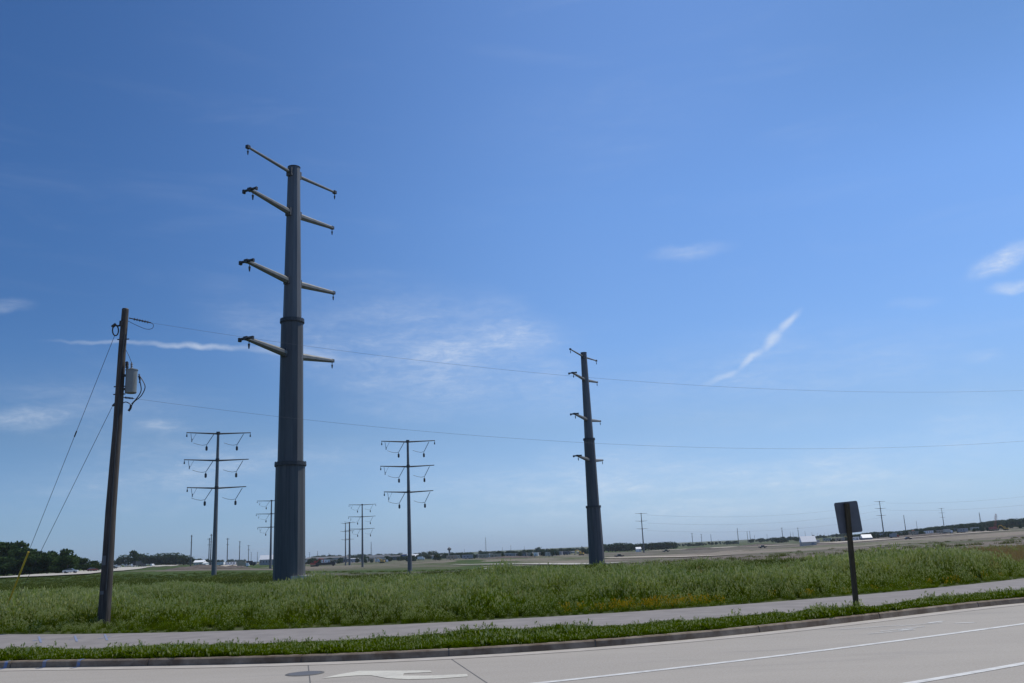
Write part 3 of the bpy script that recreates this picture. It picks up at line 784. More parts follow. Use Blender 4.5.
# ------------------------------------------------------------------ three-arm T poles
def t_pole(full=True):
    root = empty('three_arm_power_pole')
    m = MB(); m.tube([(0, 0, -.8), (0, 0, 30.2)], [.56, .26], 12); m.build('pole', M['steel_pale'], root, True)
    for k, (z, ll, lr) in enumerate(((29.9, 6.5, 6.8), (24.1, 6.8, 6.5), (18.2, 6.0, 6.1))):
        for s, L in ((-1, ll), (1, lr)):
            m = MB(); m.tube([(s*.2, 0, z-.12), (s*L, 0, z+.12)], [.19, .10], 8); a = m.build('crossarm', M['steel'], root)
            if not full: continue
            # insulator string, jumper loop and weight below the arm
            x0, x1 = ((5.3, 3.95) if s > 0 else (-.85, -2.3))
            i_ = MB(); zt = z-.15
            i_.tube([(x0, 0, zt), (x1, -.1, z-2.55)], .055, 6)
            for q in range(12):
                t = .12+.75*q/11; cx, cz = x0+(x1-x0)*t, zt+(z-2.55-zt)*t
                dv = Vector((x1-x0, 0, z-2.55-zt)).normalized()*.03
                i_.tube([(cx-dv.x, -.1*t, cz-dv.z), (cx+dv.x, -.1*t, cz+dv.z)], [.10, .10], 8)
            i_.build('insulator_string', M['insulator'], a)
            j = MB(); j.tube([(x1, -.1, z-2.5), (x1-.8, 0, z-2.62), (x1-1.7, .1, z-2.45), (x1-2.7, .1, z-2.1)], .045, 6); j.build('jumper_wire', M['wire'], a)
            wgt = MB(); wgt.tube([(x1, -.1, z-2.55), (x1, -.1, z-2.9)], .05, 6)
            wgt.tube([(x1, -.1, z-2.8), (x1, -.1, z-3.0), (x1, -.1, z-3.65), (x1, -.1, z-3.8)], [.09, .24, .24, .09], 10); wgt.build('hanging_weight', M['dark_steel'], a)
            if s < 0 or k == 0:
                t = MB(); xe = s*(L-.1); t.tube([(xe, 0, z), (xe, 0, z-.45)], .05, 6); t.tube([(xe, 0, z-.3), (xe, 0, z-.8)], [.12, .16], 8)
                t.build('end_fitting', M['dark_steel'], a)
            if s < 0:
                t = MB(); xe = -L+.9; t.tube([(xe, 0, z-.1), (xe+.25, 0, z-1.7)], .05, 6); t.tube([(xe+1.1, 0, z-.1), (xe+.25, 0, z-1.7)], .03, 5)
                t.tube([(xe+.25, 0, z-1.2), (xe+.25, 0, z-1.9)], .10, 8); t.build('hanging_insulator', M['insulator'], a)
    for z in (29.9, 24.1, 18.2):
        m = MB(); m.tube([(0, 0, z-.3), (0, 0, z+.3)], .42, 12); m.build('collar', M['dark_steel'], root)
    return root
proto = t_pole(True)
GT = 'pale steel poles with three pairs of arms'
def put_t(o, px, ytop, ybase, H, label, rz=0.0, group=GT):
    Y = 30*940/ (ybase-ytop) if H is None else H
    p = stand(px, Y); top = at_depth(px, ytop, Y).z
    s = (top-p.z)/30.2
    o.location = p; o.scale = (s, s, s); o.rotation_euler = (0, 0, rz)
    tag(o, label, 'power pole', group); return o
put_t(proto, 214.2, 432, 575, 198, 'three-arm steel pole standing between the wooden pole and the tallest steel pole', R_(20))
T2 = put_t(copy_tree(proto), 409.7, 440, 573, 212, 'three-arm steel pole right of the tallest steel pole, in open field', R_(15))
T2.scale = (T2.scale[0]*.95,)*2+(T2.scale[2],)
put_t(copy_tree(proto), 362.5, 504, 567, 455, 'three-arm steel pole right beside the close pair of slim poles', R_(17))
put_t(copy_tree(proto), 270.5, 500, 568, 415, 'three-arm steel pole half hidden behind the shaft of the tallest pole', R_(3))
small = t_pole(False)
GS = 'far three-arm power poles'
put_t(small, 345.5, 523, 565, 640, 'left one of two slim steel poles standing close together', R_(70), 'close pair of slim steel poles')
o_ = put_t(copy_tree(small), 349.6, 522, 565, 655, 'right one of two slim steel poles standing close together', R_(80), 'close pair of slim steel poles'); o_.scale = (o_.scale[0]*1.5, o_.scale[1]*1.5, o_.scale[2])
put_t(copy_tree(small), 643.5, 513, 551, 740, 'three-arm power pole in front of the dark woods, right of the farther big pole', R_(38), GS)
put_t(copy_tree(small), 884, 501, 532, 900, 'three-arm power pole just right of the wooden sign post', R_(28), GS)
put_t(copy_tree(small), 945, 508, 530, 1250, 'far power pole halfway between the sign and the right edge', R_(28), GS)

# far slim poles, as single poles with a crossarm
def slim_pole():
    root = empty('distant_power_pole')
    m = MB(); m.tube([(0, 0, -1), (0, 0, 20)], [.42, .26], 8); m.build('pole', M['steel'], root)
    m = MB(); m.box((0, 0, 19.2), (3.2, .25, .28)); m.build('crossarm', M['steel'], root)
    m = MB(); m.box((0, 0, 15.0), (2.6, .25, .28)); m.build('crossarm', M['steel'], root)
    return root
sp = slim_pole()
SLIM = [ # px, top, base, depth, label, rz
 (190.6, 535, 566, 720, 'plain grey pole beside the dirt heap, left of the two crowded slim poles', 90),
 (208.6, 538, 565, 800, 'slim pole with its arms to the left, close beside the three-arm pole at the left', 30),
 (210.4, 534, 564, 900, 'slim pole immediately left of the left three-arm pole shaft', 80),
 (227, 538, 561, 950, 'first slim distant pole right of the left three-arm pole', 60),
 (239.3, 541, 561, 1000, 'second slim distant pole right of the left three-arm pole', 75),
 (248.3, 545, 562, 1080, 'third slim distant pole right of the left three-arm pole, above a dark box', 20),
 (251, 552, 562, 1500, 'very short distant pole next to the slim pole above the dark box', 70),
 (257.3, 552, 562, 1500, 'short distant pole left of the white roofed building', 80),
 (309.5, 552, 559, 1700, 'tiny distant pole just right of the tallest pole shaft', 20),
 (317.5, 551, 560, 1500, 'tiny distant pole above the parked red machine', 70),
 (328.8, 553, 560, 1700, 'tiny distant pole left of the rooftop box', 70),
 (464.5, 549, 556, 1900, 'tiny distant pole just right of the water tower', 70),
 (502.5, 547, 555, 1900, 'tiny distant pole first to the right of the tall mast', 80),
 (511, 545, 555, 1800, 'distant pole second to the right of the tall mast', 80),
 (524.5, 546, 554, 1800, 'distant pole left of the round crowned distant tree', 80),
 (690.5, 541, 545, 2300, 'tiniest distant pole right of the dark woods', 70),
 (692.8, 533, 545, 1500, 'first of the row of distant poles right of the dark woods', 20),
 (702, 534, 544.5, 1500, 'second of the row of distant poles right of the dark woods', 15),
 (711.5, 534, 544, 1500, 'third of the row of distant poles right of the dark woods', 70),
 (718.5, 539, 544, 2300, 'short distant pole after the row of three right of the dark woods', 70),
 (738.5, 528, 542.5, 1400, 'tall distant pole left of a close pair, well left of the white tent', 75),
 (748, 531, 541.5, 1500, 'left one of a close pair of distant poles left of the white tent', 75),
 (750.6, 531, 541.5, 1550, 'right one of a close pair of distant poles left of the white tent', 75),
 (755, 535, 541, 2000, 'short distant pole right of the close pair, left of the white tent', 75),
 (767.5, 534, 541, 1900, 'short dark distant pole midway between the close pair and the white tent', 75),
 (783, 527.5, 540.5, 1300, 'thick tall distant pole left of the white tent', 20),
 (791, 531.5, 540, 1700, 'distant pole second left of the white tent', 75),
 (793.6, 532, 540, 1800, 'thin distant pole third left of the white tent', 75),
 (799, 527.5, 539, 1400, 'leaning distant pole rising directly left of the white tent', 20),
 (805.7, 531, 538, 1900, 'distant pole rising behind the white tent', 75),
 (812.5, 532, 538, 2100, 'thin distant pole behind the right end of the white tent', 75),
 (906.3, 515, 531, 1500, 'pale slim pole between the two far three-arm poles at the right', 75),
 (918, 521, 530, 2200, 'faint short pole between the two far three-arm poles at the right', 75),
]
first = True
for px, yt, yb, Y, lab, rz in SLIM:
    o = sp if first else copy_tree(sp); first = False
    p = stand(px, Y); top = at_depth(px-(yb-yt)*.03*0, yt, Y).z; s = (top-p.z)/20
    o.location = p; wsc = max(s, .45) if Y < 1200 else s*1.15
    o.scale = (wsc, wsc, s); o.rotation_euler = (0, 0, R_(rz)); tag(o, lab, 'power pole', 'slim distant power poles')
for i, px in enumerate((818, 821.5, 825, 828.5, 832)+(768,)*0):
    o = copy_tree(sp); Y = 2200+50*i; p = stand(px, Y); top = at_depth(px, 532.6+.4*(i % 2)-.1*i, Y).z; s = (top-p.z)/20
    o.location = p; o.scale = (s, s, s); o.rotation_euler = (0, 0, R_(75)); tag(o, 'one of the row of tiny poles between the white tent and the sign', 'power pole', 'row of tiny poles between tent and sign')
# tall thin masts
def mast(px, yt, yb, Y, label):
    p = stand(px, Y); top = at_depth(px, yt, Y).z-p.z; root = empty('lattice_mast', p, 0, label, 'mast', 'far lattice masts')
    wd = 1.1; m = MB()
    cs = [(-wd, -wd), (wd, -wd), (wd, wd), (-wd, wd)]
    for cx, cy in cs: m.tube([(cx, cy, -1), (cx*.15, cy*.15, top)], .13, 5)
    m.build('legs_frame', M['steel_pale'], root); b = MB(); k = 9
    for i in range(k):
        z0, z1 = top*i/k, top*(i+1)/k; s0, s1 = 1-.85*i/k, 1-.85*(i+1)/k
        for q in range(4):
            a, c = cs[q], cs[(q+1) % 4]; b.tube([(a[0]*s0, a[1]*s0, z0), (c[0]*s1, c[1]*s1, z1)], .08, 4)
    b.build('bracing', M['steel_pale'], root)
    t = MB(); t.tube([(0, 0, top), (0, 0, top+1.5)], .08, 5); t.build('antenna', M['steel_pale'], root)
mast(486, 537.5, 555, 1500, 'tall thin mast on the skyline right of the water tower')
mast(371.3, 542, 558, 1500, 'faint thin mast above the long dark building')
mast(982, 512.5, 525, 1500, 'faint lattice mast at the far right, left of the crane')

# ------------------------------------------------------------------ far conductors between the three-arm poles
def conductor(a, b, sag, r, label, name='overhead_wire', group=None, n=24):
    a, b = Vector(a), Vector(b); pts = []
    for i in range(n+1):
        t = i/n; p = a.lerp(b, t); p.z -= 4*sag*t*(1-t); pts.append(p)
    m = MB(); m.tube(pts, r, 5); o = m.build(name, M['wire']); return tag(o, label, 'wire', group)
def armtip(px, Y, py): return at_depth(px, py, Y)
far_lines = [
 ((647, 515), (884, 503), 740, 900, 'topmost far wire sagging from the dark woods pole to the pole by the sign'),
 ((647, 523), (883, 510), 740, 900, 'second far wire from the pole by the dark woods to the pole by the sign'),
 ((647, 530.5), (884, 517), 740, 900, 'lowest far wire from the pole by the dark woods to the sign'),
 ((886, 503), (1080, 489), 900, 820, 'topmost far wire running right from the pole by the sign to the photo edge'),
 ((886, 510), (1080, 498), 900, 820, 'second far wire running right from the pole by the sign to the photo edge'),
]
for (p, q, y0_, y1_, lab) in far_lines:
    conductor(at_depth(*p, y0_), at_depth(*q, y1_), 6.0 if p[0] < 700 else 4.0, .045, lab, group='far conductors at the right')

# ------------------------------------------------------------------ wooden pole with transformer
PB = Vector((-12.68, 28.2, 0))
def Pp(px, py, dy=0.0): v = at_depth(px, py, PB.y+dy); return v-PB
root = empty('wooden_utility_pole', PB, 0, 'leaning-looking brown wooden pole with a grey transformer can, at the left', 'utility pole')
ptop = Pp(125.3, 309.5)
m = MB(); zs_ = np.linspace(-.4, ptop.z, 9)
m.tube([(ptop.x*max(0, z/ptop.z)+.012*math.sin(z*1.3), 0, z) for z in zs_], [.185-(.185-.105)*(z/ptop.z) for z in zs_], 14)
pole = m.build('pole', M['wood'], root, True)
m = MB(); m.tube([ptop+Vector((0, 0, -.01)), ptop+Vector((0, 0, .03))], [.11, .095], 12); m.build('pole_cap', M['dark_steel'], pole)
# transformer
tc = Pp(131.5, 382); tr, th_ = .175, .37
t = MB(); c = tc+Vector((.0, -.02, 0))
t.tube([c+Vector((0, 0, -th_)), c+Vector((0, 0, -th_+.02)), c+Vector((0, 0, th_-.02)), c+Vector((0, 0, th_))], [tr-.02, tr, tr, tr], 24)
tk = t.build('transformer', M['transformer'], root, True)
t = MB(); t.tube([c+Vector((0, 0, th_)), c+Vector((0, 0, th_+.03)), c+Vector((0, 0, th_+.07))], [tr+.015, tr+.015, .05], 24); t.build('lid', M['transformer'], tk, True)
t = MB()
for dz in (-.22, .22): t.box(c+Vector((-.24, .02, dz)), (.2, .08, .07))
t.build('mounting_bracket', M['dark_steel'], tk)
for (bx, bt, bb, r) in ((131.6, 362.5, 372, .035), (127.0, 361.5, 369, .05)):
    a, b_ = Pp(bx, bb, -.05), Pp(bx, bt, -.05); t = MB(); t.tube([a, b_], r*.6, 8)
    for q in range(4):
        z = a.lerp(b_, .2+.2*q); t.tube([z, z+Vector((0, 0, .03))], [r*1.3, r*.8], 10)
    t.build('bushing', M['insulator'] if r < .04 else M['black_rubber'], tk)
t = MB(); t.tube([Pp(127, 368, -.05), Pp(128.5, 371, -.05), Pp(130, 373, -.03)], .03, 6); t.build('arrester_strap', M['dark_steel'], tk)
def cable(pts, r, name='cable', mat='black_rubber', parent=root):
    P = [Vector(p) for p in pts]; out = []
    for i in range(len(P)-1):
        p0, p1, p2, p3 = P[max(i-1, 0)], P[i], P[i+1], P[min(i+2, len(P)-1)]
        for k in range(5):
            t = k/5; out.append(.5*((2*p1)+(-p0+p2)*t+(2*p0-5*p1+4*p2-p3)*t*t+(-p0+3*p1-3*p2+p3)*t**3))
    out.append(P[-1]); m = MB(); m.tube(out, r, 6); return m.build(name, M[mat], parent)
cable([Pp(139, 375, -.1), Pp(143.5, 382, -.15), Pp(145, 388, -.15), Pp(141, 396, -.15), Pp(134, 402, -.12), Pp(131, 407, -.1)], .016)
cable([Pp(138.5, 376, -.1), Pp(140.5, 384, -.18), Pp(141, 391, -.18), Pp(137, 398, -.15), Pp(131.5, 404, -.12)], .016)
cable([Pp(139, 374, -.1), Pp(140, 379, -.1), Pp(139.5, 383, -.1)], .022)
cable([Pp(123, 403, -.1), Pp(126, 402, -.12), Pp(130, 404, -.12), Pp(131, 407, -.1)], .016)
cable([Pp(131, 405, -.1), Pp(130.5, 408, -.1), Pp(128.5, 411, -.1)], .04, 'splice')
cable([Pp(126, 350, -.1), Pp(129, 356, -.1), Pp(131.6, 363, -.05)], .008)
cable([Pp(124.3, 335, -.14), Pp(121, 370, -.16), Pp(118.6, 405, -.17), Pp(112, 500, -.19), Pp(106, 590, -.21)], .018, 'ground_wire', 'dark_steel')
# dead-end insulators
def string_ins(a, b, r, parent=root):
    t = MB(); t.tube([a, b], r*.4, 6)
    for q in range(6):
        p = a.lerp(b, .25+.12*q); d = (b-a).normalized()*.012
        t.tube([p-d, p+d], [r, r], 10)
    return t.build('dead_end_insulator', M['black_rubber'], parent)
WU = Vector((1, .3, 0)); WU.normalize()
def on_line(px, py):
    d = pix_dir(px, py); nrm = Vector((WU.y, -WU.x, 0)); t = nrm.dot(PB)/nrm.dot(d); p = d*t; p.z += EYE; return p
ua, ub = on_line(129, 318), on_line(151, 322.8)
string_ins(ua-PB, ub-PB, .045)
cable([ub-PB, on_line(153.5, 325)-PB, on_line(152, 328.5)-PB, on_line(146, 329)-PB, on_line(136, 325)-PB, on_line(128, 321)-PB], .008)
la, lb = on_line(122.5, 397.3), on_line(134, 398.5)
string_ins(la-PB, lb-PB, .035)
# guy attachment loop
t = MB(); rr = [Pp(115.5+3.0*math.cos(a), 330.5+5.2*math.sin(a), -.05) for a in np.linspace(0, math.tau, 15)]
t.tube(rr, .022, 6, cap=False); t.tube([Pp(112, 327, -.05), Pp(116, 324, -.05)], .05, 8); t.tube([Pp(117, 326, 0), Pp(123.5, 325, 0)], .03, 6); t.tube([Pp(121.5, 321, -.1), Pp(121, 326, -.1)], .06, 8)
t.build('guy_link', M['black_rubber'], root)
t = MB(); t.tube([Pp(112.5, 406, -.1), Pp(118, 401, -.05)], .035, 6); t.build('guy_hook', M['dark_steel'], root)
for z in (7.1, 7.35, 8.9):
    t = MB(); t.tube([(ptop.x*z/ptop.z-.19, 0, z), (ptop.x*z/ptop.z+.19, 0, z)], .02, 6); t.build('through_bolt', M['dark_steel'], root)
for (z, hgt) in ((1.95, .28), (1.0, .1)):
    t = MB(); t.box((ptop.x*z/ptop.z-.03, -.176, z), (.1, .008, hgt)); t.build('tag_plate', M['steel_pale'], root)
# near wires
def near_wire(a, vx, zmin, label):
    k = (a.z-zmin)/((a.x-vx)**2); pts = []
    for x in np.linspace(a.x, 46, 70):
        t = (x-a.x)/WU.x; pts.append((x, a.y+WU.y*t, zmin+k*(x-vx)**2))
    m = MB(); m.tube(pts, .0035, 6); tag(m.build('overhead_wire', M['wire']), label, 'wire', 'wires strung from the wooden pole')
near_wire(ub, 15.5, 7.37, 'upper thin wire running right from the wooden pole top')
near_wire(lb, 13.0, 5.08, 'lower thin wire running right from below the transformer')
# guy wires
anc = Vector(on_plane(-1, 626, 0.0)); anc.z = 0
g0 = Pp(114.5, 336, -.05)+PB; g1 = Pp(112.5, 406, -.1)+PB
def guy(a, b, label, brk=None):
    r = empty('guy_wire', b, 0, label, 'guy wire', 'guy wires of the wooden pole')
    m = MB(); m.tube([Vector(a)-b, Vector((0, 0, 0))], .007, 6); wv = m.build('strand', M['dark_steel'], r)
    if brk:
        m = MB(); q0, q1 = (Vector(a)-b)*brk[0], (Vector(a)-b)*brk[1]; m.tube([q0, q1], .02, 6); m.build('strain_insulator', M['black_rubber'], r)
    return r
G0 = guy(g0, anc, 'upper guy wire slanting down left from the top of the wooden pole', (.66, .68))
G1 = guy(g1, anc+Vector((.12, .1, 0)), 'lower guy wire slanting down left from below the transformer')
d_ = (g0-anc).normalized()
m = MB(); m.tube([d_*.05, d_*2.8], .03, 8); m.build('yellow_guard', M['guard'], G0)
m = MB(); m.tube([(0, 0, -.3), (0, 0, .08)], .03, 8); m.build('anchor_rod', M['dark_steel'], G0)

# ------------------------------------------------------------------ road sign seen from behind
SB = Vector((8.12, 23.02, 0))
root = empty('road_sign', SB, 0, 'blank grey back of a rectangular road sign on a brown wooden post', 'road sign')
top = at_depth(846.5, 502, SB.y)-SB
m = MB(); m.tube([(0, 0, -.3), (top.x, 0, top.z-.03)], [.076, .074], 4); m.build('post', M['post_wood'], root)
hw, hh, cr = .305, .385, .045; pl = []
for cx, cz, a0 in ((hw-cr, hh-cr, 0), (-hw+cr, hh-cr, 90), (-hw+cr, -hh+cr, 180), (hw-cr, -hh+cr, 270)):
    for a in (0, 30, 60, 90): pl.append((cx+cr*math.cos(R_(a0+a)), cz+cr*math.sin(R_(a0+a))))
m = MB(); n = len(pl); m.v = [(x, 0, z) for x, z in pl]+[(x, .004, z) for x, z in pl]
m.f = [tuple(range(n)), tuple(range(n, 2*n))[::-1]]+[(i, n+i, n+(i+1) % n, (i+1) % n) for i in range(n)]
pm = m.build('sign_panel', M['alu'], root); pm.location = (top.x*.93+.025, .062, top.z-.375); pm.rotation_euler = (0, R_(-3.2), R_(4))
for z in (.22, -.22):
    b = MB(); b.tube([(-.02, -.14, z), (-.02, .01, z)], .012, 6); b.build('bolt', M['dark_steel'], pm)

# ------------------------------------------------------------------ trees
def crown_mesh(name, seed, mat, h=10.0, wd=7.0, n=1500, leaf=.42, conic=False):
    r = random.Random(seed); vs, fs, tint = [], [], []
    lobes = []
    for i in range(11):
        a = r.uniform(0, 6.283); t = r.uniform(.12, .95)
        rr = wd/2*(math.sin(math.pi*min(1, t*.8+.16))**.7 if not conic else (1-t)*.9)*r.uniform(.2, .75)
        lobes.append((rr*math.cos(a), rr*math.sin(a), h*(.14+.76*t), r.uniform(.17, .30)*wd*(1 if not conic else 1.1-t)))
    for i in range(n):
        lx, ly, lz, lr = r.choice(lobes)
        d = Vector((r.gauss(0, 1), r.gauss(0, 1), r.gauss(0, .8))).normalized()*lr*r.uniform(.55, 1.05)
        c = Vector((lx, ly, lz))+d
        if c.z < .05*h: continue
        q = Euler((r.uniform(0, 6.3), r.uniform(0, 6.3), r.uniform(0, 6.3))).to_matrix(); s = leaf*r.uniform(.6, 1.5); o = len(vs)
        vs += [c+q@Vector((-s, 0, 0)), c+q@Vector((0, -s*.6, 0)), c+q@Vector((s, 0, .1*s)), c+q@Vector((0, s*.6, 0))]
        tv = r.random()**2*.8; tint += [tv]*4; fs.append((o, o+1, o+2, o+3))
    me = bpy.data.meshes.new(name); me.from_pydata([tuple(v) for v in vs], [], fs); me.materials.append(mat); set_tint(me, tint); return me
def trunk_mesh(h):
    m = MB(); m.tube([(0, 0, -.5), (.1, 0, h*.3), (0, .1, h*.75)], [.32, .22, .08], 7)
    for a in range(4): m.tube([(0, 0, h*(.25+.1*a)), (1.5*math.cos(a*1.7), 1.5*math.sin(a*1.7), h*(.45+.1*a))], [.12, .04], 5)
    me = bpy.data.meshes.new('trunk'); me.from_pydata(m.v, [], m.f); me.materials.append(M['bark']); return me
CR = [crown_mesh('crown', i, M['leaf'], wd=(7.5, 9, 6.5, 8.5, 10, 7)[i], n=1700) for i in range(6)]
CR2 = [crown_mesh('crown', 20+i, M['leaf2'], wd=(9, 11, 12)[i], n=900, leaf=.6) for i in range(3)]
CN = crown_mesh('crown', 50, M['leaf'], wd=5.5, n=1100, conic=True)
TM = trunk_mesh(10)
def tree(px, ytop, Y, label, group, wscale=1.0, meshes=CR, name='tree'):
    p = stand(px, Y); H = at_depth(px, ytop, Y).z-p.z; s = H/9.8
    r = empty(name, p, random.uniform(0, 6.28), label, 'tree', group); r.scale = (s*wscale, s*wscale, s)
    cme = random.choice(meshes) if isinstance(meshes, list) else meshes
    c = bpy.data.objects.new('crown', cme); sc.collection.objects.link(c); c.parent = r
    t = bpy.data.objects.new('trunk', TM); sc.collection.objects.link(t); t.parent = r
    return r
# tree line at the left
GL = 'dark green trees in the line at the left edge'
prof = [(-40, 540), (-22, 541), (-8, 542.5), (4, 542), (14, 543), (22, 549), (30, 547.5), (38, 551), (46, 552), (53, 552.5), (60, 554)]
for i, (px, yt) in enumerate(prof):
    tree(px, yt, 330+random.uniform(-10, 25), 'dark green tree in the dense line at the left edge of the photo', GL, 1.25)
for i, px in enumerate(range(-36, 66, 10)):
    tree(px+3, 556+random.uniform(-2, 2), 318, 'lower bushy tree in front of the dense line at the left edge', 'low bushy trees before the left tree line', 1.7)
tree(68, 548.5, 335, 'darkest rounded tree standing at the right end of the left tree line', None, 1.1)
for px, yt in ((76, 557), (84, 558.5), (90, 560.5), (97, 560)):
    tree(px, yt, 420, 'small tree on the slope between the left tree line and the wooden pole', 'small trees left of the wooden pole', 1.4)
tree(133.5, 551, 850, 'tallest tree above the highway right of the wooden pole', None, 1.0, name='tree')
for px, yt in ((112, 560), (118, 558), (125, 555.5), (140, 554), (145, 553.5), (150, 554.5), (157, 555.5), (161, 554), (167, 555), (173, 553.5), (178, 555.5), (184, 556), (192, 557), (200, 558), (207, 559), (212, 560)):
    tree(px, yt, 1000, 'dark tree in the row above the highway right of the wooden pole', 'row of dark trees above the highway', 1.5, CR2)
# skyline trees
for px, yt, Y, lab, ws in (
    (338.5, 555, 1500, 'small square looking tree on the skyline between the tallest pole and the close pair', 1.2),
    (432, 551.5, 1300, 'wide dark tree on the skyline left of the water tower', 1.9),
    (439, 553.5, 1300, 'lower dark tree joined to the wide one left of the water tower', 1.6),
    (425, 555, 1250, 'pale low tree on the skyline right of the field three-arm pole', 2.0),
    (467, 553.5, 1500, 'small skyline tree second right of the water tower', 1.8),
    (481, 550.5, 1500, 'round skyline tree left of the tall thin mast', 1.3),
    (494, 552, 1500, 'skyline tree just right of the tall thin mast', 1.4),
    (505, 552, 1500, 'skyline tree over the sheds, second right of the mast', 1.8),
    (519, 551.5, 1500, 'skyline tree over the sheds, third right of the mast', 2.1),
    (529, 551, 1500, 'skyline tree over the sheds, fourth right of the mast', 2.0),
    (538.5, 547.5, 1400, 'tallest skyline tree over the sheds right of the mast', 1.1),
    (545, 550, 1500, 'skyline tree joined right of the tallest one over the sheds', 1.8),
    (556, 549.5, 1450, 'low skyline tree left of the farther big pole, above the grey sheds', 2.2),
    (563, 549.5, 1450, 'low wide skyline tree nearer the farther big pole, above the grey sheds', 2.2),
    (574, 549.5, 1450, 'low skyline tree left of the pointed tree', 1.8),
    ):
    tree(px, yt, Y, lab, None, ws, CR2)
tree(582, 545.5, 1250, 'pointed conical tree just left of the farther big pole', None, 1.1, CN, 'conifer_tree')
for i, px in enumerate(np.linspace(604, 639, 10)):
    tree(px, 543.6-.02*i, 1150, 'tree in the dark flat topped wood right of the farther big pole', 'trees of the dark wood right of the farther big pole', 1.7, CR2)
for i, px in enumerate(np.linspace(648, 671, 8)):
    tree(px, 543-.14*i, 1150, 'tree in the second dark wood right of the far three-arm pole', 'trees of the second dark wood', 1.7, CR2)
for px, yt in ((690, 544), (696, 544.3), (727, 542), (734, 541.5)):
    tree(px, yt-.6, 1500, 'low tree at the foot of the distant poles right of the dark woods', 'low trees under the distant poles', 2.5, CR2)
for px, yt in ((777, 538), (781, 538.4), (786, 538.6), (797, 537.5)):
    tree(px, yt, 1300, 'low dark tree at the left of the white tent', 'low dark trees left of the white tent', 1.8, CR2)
# low woods all along the skyline
pts, scl, idx = [], [], []
SKX = [212, 230, 250, 300, 345, 380, 420, 450, 480, 500, 520, 545, 575, 600, 680, 720, 760, 790, 830, 850]
SKY = [561.3, 561, 560.5, 557.6, 556.8, 555.8, 554.6, 554.6, 553.4, 552.8, 552, 550.6, 549.8, 549.3, 545, 542.8, 540.3, 538.4, 536.3, 534]
for _ in range(1500):
    px = random.uniform(212, 850); Y = random.uniform(1500, 2400); p = stand(px, Y)
    if mnoise.noise(Vector((px*.06, 2.2, 0))) < -.28: continue
    H = at_depth(px, float(np.interp(px, SKX, SKY)), Y).z-p.z+random.uniform(-3, 4)
    if H < 1.5: continue
    pts.append(tuple(p)); scl.append(min(H, 16)/9.8); idx.append(random.randrange(3))
for _ in range(420):
    px = random.uniform(300, 600); Y = random.uniform(830, 1300); p = stand(px, Y)
    if mnoise.noise(Vector((px*.11, Y*.004, 7))) < -.05: continue
    pts.append(tuple(p)); scl.append(random.uniform(2.0, 6.5)/9.8); idx.append(random.randrange(3))
cs_ = [bpy.data.objects.new('c', c) for c in CR2]
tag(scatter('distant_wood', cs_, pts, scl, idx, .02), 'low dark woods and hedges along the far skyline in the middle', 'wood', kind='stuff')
# distant wood on the right hill: reads as one mass
pts, scl, idx = [], [], []
for _ in range(900):
    px = random.uniform(845, 1110); Y = random.uniform(1050, 2000); p = stand(px, Y)
    prof_y = np.interp(px, [845, 870, 900, 925, 970, 1000, 1110], [536, 532.3, 531, 528, 523.5, 520.5, 513])
    H = at_depth(px, prof_y, Y).z-p.z
    if H < 2: continue
    pts.append(tuple(p)); scl.append(min(H, 18)/9.8*random.uniform(.8, 1.05)); idx.append(random.randrange(3))
for _ in range(380):
    px = random.uniform(826, 1060); Y = random.uniform(860, 1120); p = stand(px, Y)
    if mnoise.noise(Vector((px*.09, Y*.006, 3))) < -.05: continue
    pts.append(tuple(p)); scl.append(random.uniform(1.4, 4.2)/9.8); idx.append(random.randrange(3))
cs_ = [bpy.data.objects.new('c', c) for c in CR2]
tag(scatter('distant_wood', cs_, pts, scl, idx, .02), 'dark blue green wood along the far hill at the right', 'wood', kind='stuff')
for px, yt in ((1012, 519), (1017, 518.2), (1022, 519.5)):
    tree(px, yt, 1200, 'taller tree rising from the far wood at the right edge', 'taller trees at the right edge', 1.5, CR2)

# ------------------------------------------------------------------ buildings
def shed(px0, px1, ytop, Y, wall, roof, label, name='warehouse', cat='building', pitch=.25, rz=0.0, group=None, windows=0, depth=None, ybase=None):
    pxm = (px0+px1)/2; p = stand(pxm, Y); wd = abs(azim(px1)-azim(px0))*Y
    H = at_depth(pxm, ytop, Y).z-p.z; H = max(H, 2.2); dp = depth or max(6.0, wd*.5)
    r = empty(name, p, rz, label, cat, group); eh = H*(1-pitch)
    m = MB(); m.box((0, dp/2, eh/2-.5), (wd, dp, eh+1)); m.build('wall', M[wall], r)
    m = MB(); ov = .25
    if pitch > 0.01:
        m.v = [(-wd/2-ov, -ov, eh), (wd/2+ov, -ov, eh), (wd/2+ov, dp+ov, eh), (-wd/2-ov, dp+ov, eh), (-wd/2-ov, dp/2, H), (wd/2+ov, dp/2, H)]
        m.f = [(0, 1, 5, 4), (2, 3, 4, 5), (0, 4, 3), (1, 2, 5), (3, 2, 1, 0)]
    else: m.box((0, dp/2, H+.12), (wd+.5, dp+.5, .3))
    m.build('roof', M[roof], r)
    m = MB(); m.box((wd*.25, -.04, min(2.0, eh*.4)), (min(3.5, wd*.2), .1, min(4, eh*.8))); m.build('door', M['grey_wall'], r)
    for k in range(windows):
        m = MB(); m.box((-wd*.42+k*wd*.6/max(1, windows-1), -.04, eh*.6), (wd*.05, .1, eh*.28)); m.build('window', M['window'], r)
    return r
shed(801.5, 816, 536, 700, 'cream', 'white', 'white topped tent shed between the distant poles and the road sign', 'tent_shed', 'shed', .62)
shed(862.5, 872, 534.3, 800, 'grey_wall', 'white', 'small white roofed shed just right of the road sign', 'tent_shed', 'shed', .6)
shed(259.5, 274, 555, 900, 'grey_wall', 'white', 'long white roofed building beside the tallest pole, on its left', pitch=.45, windows=4)
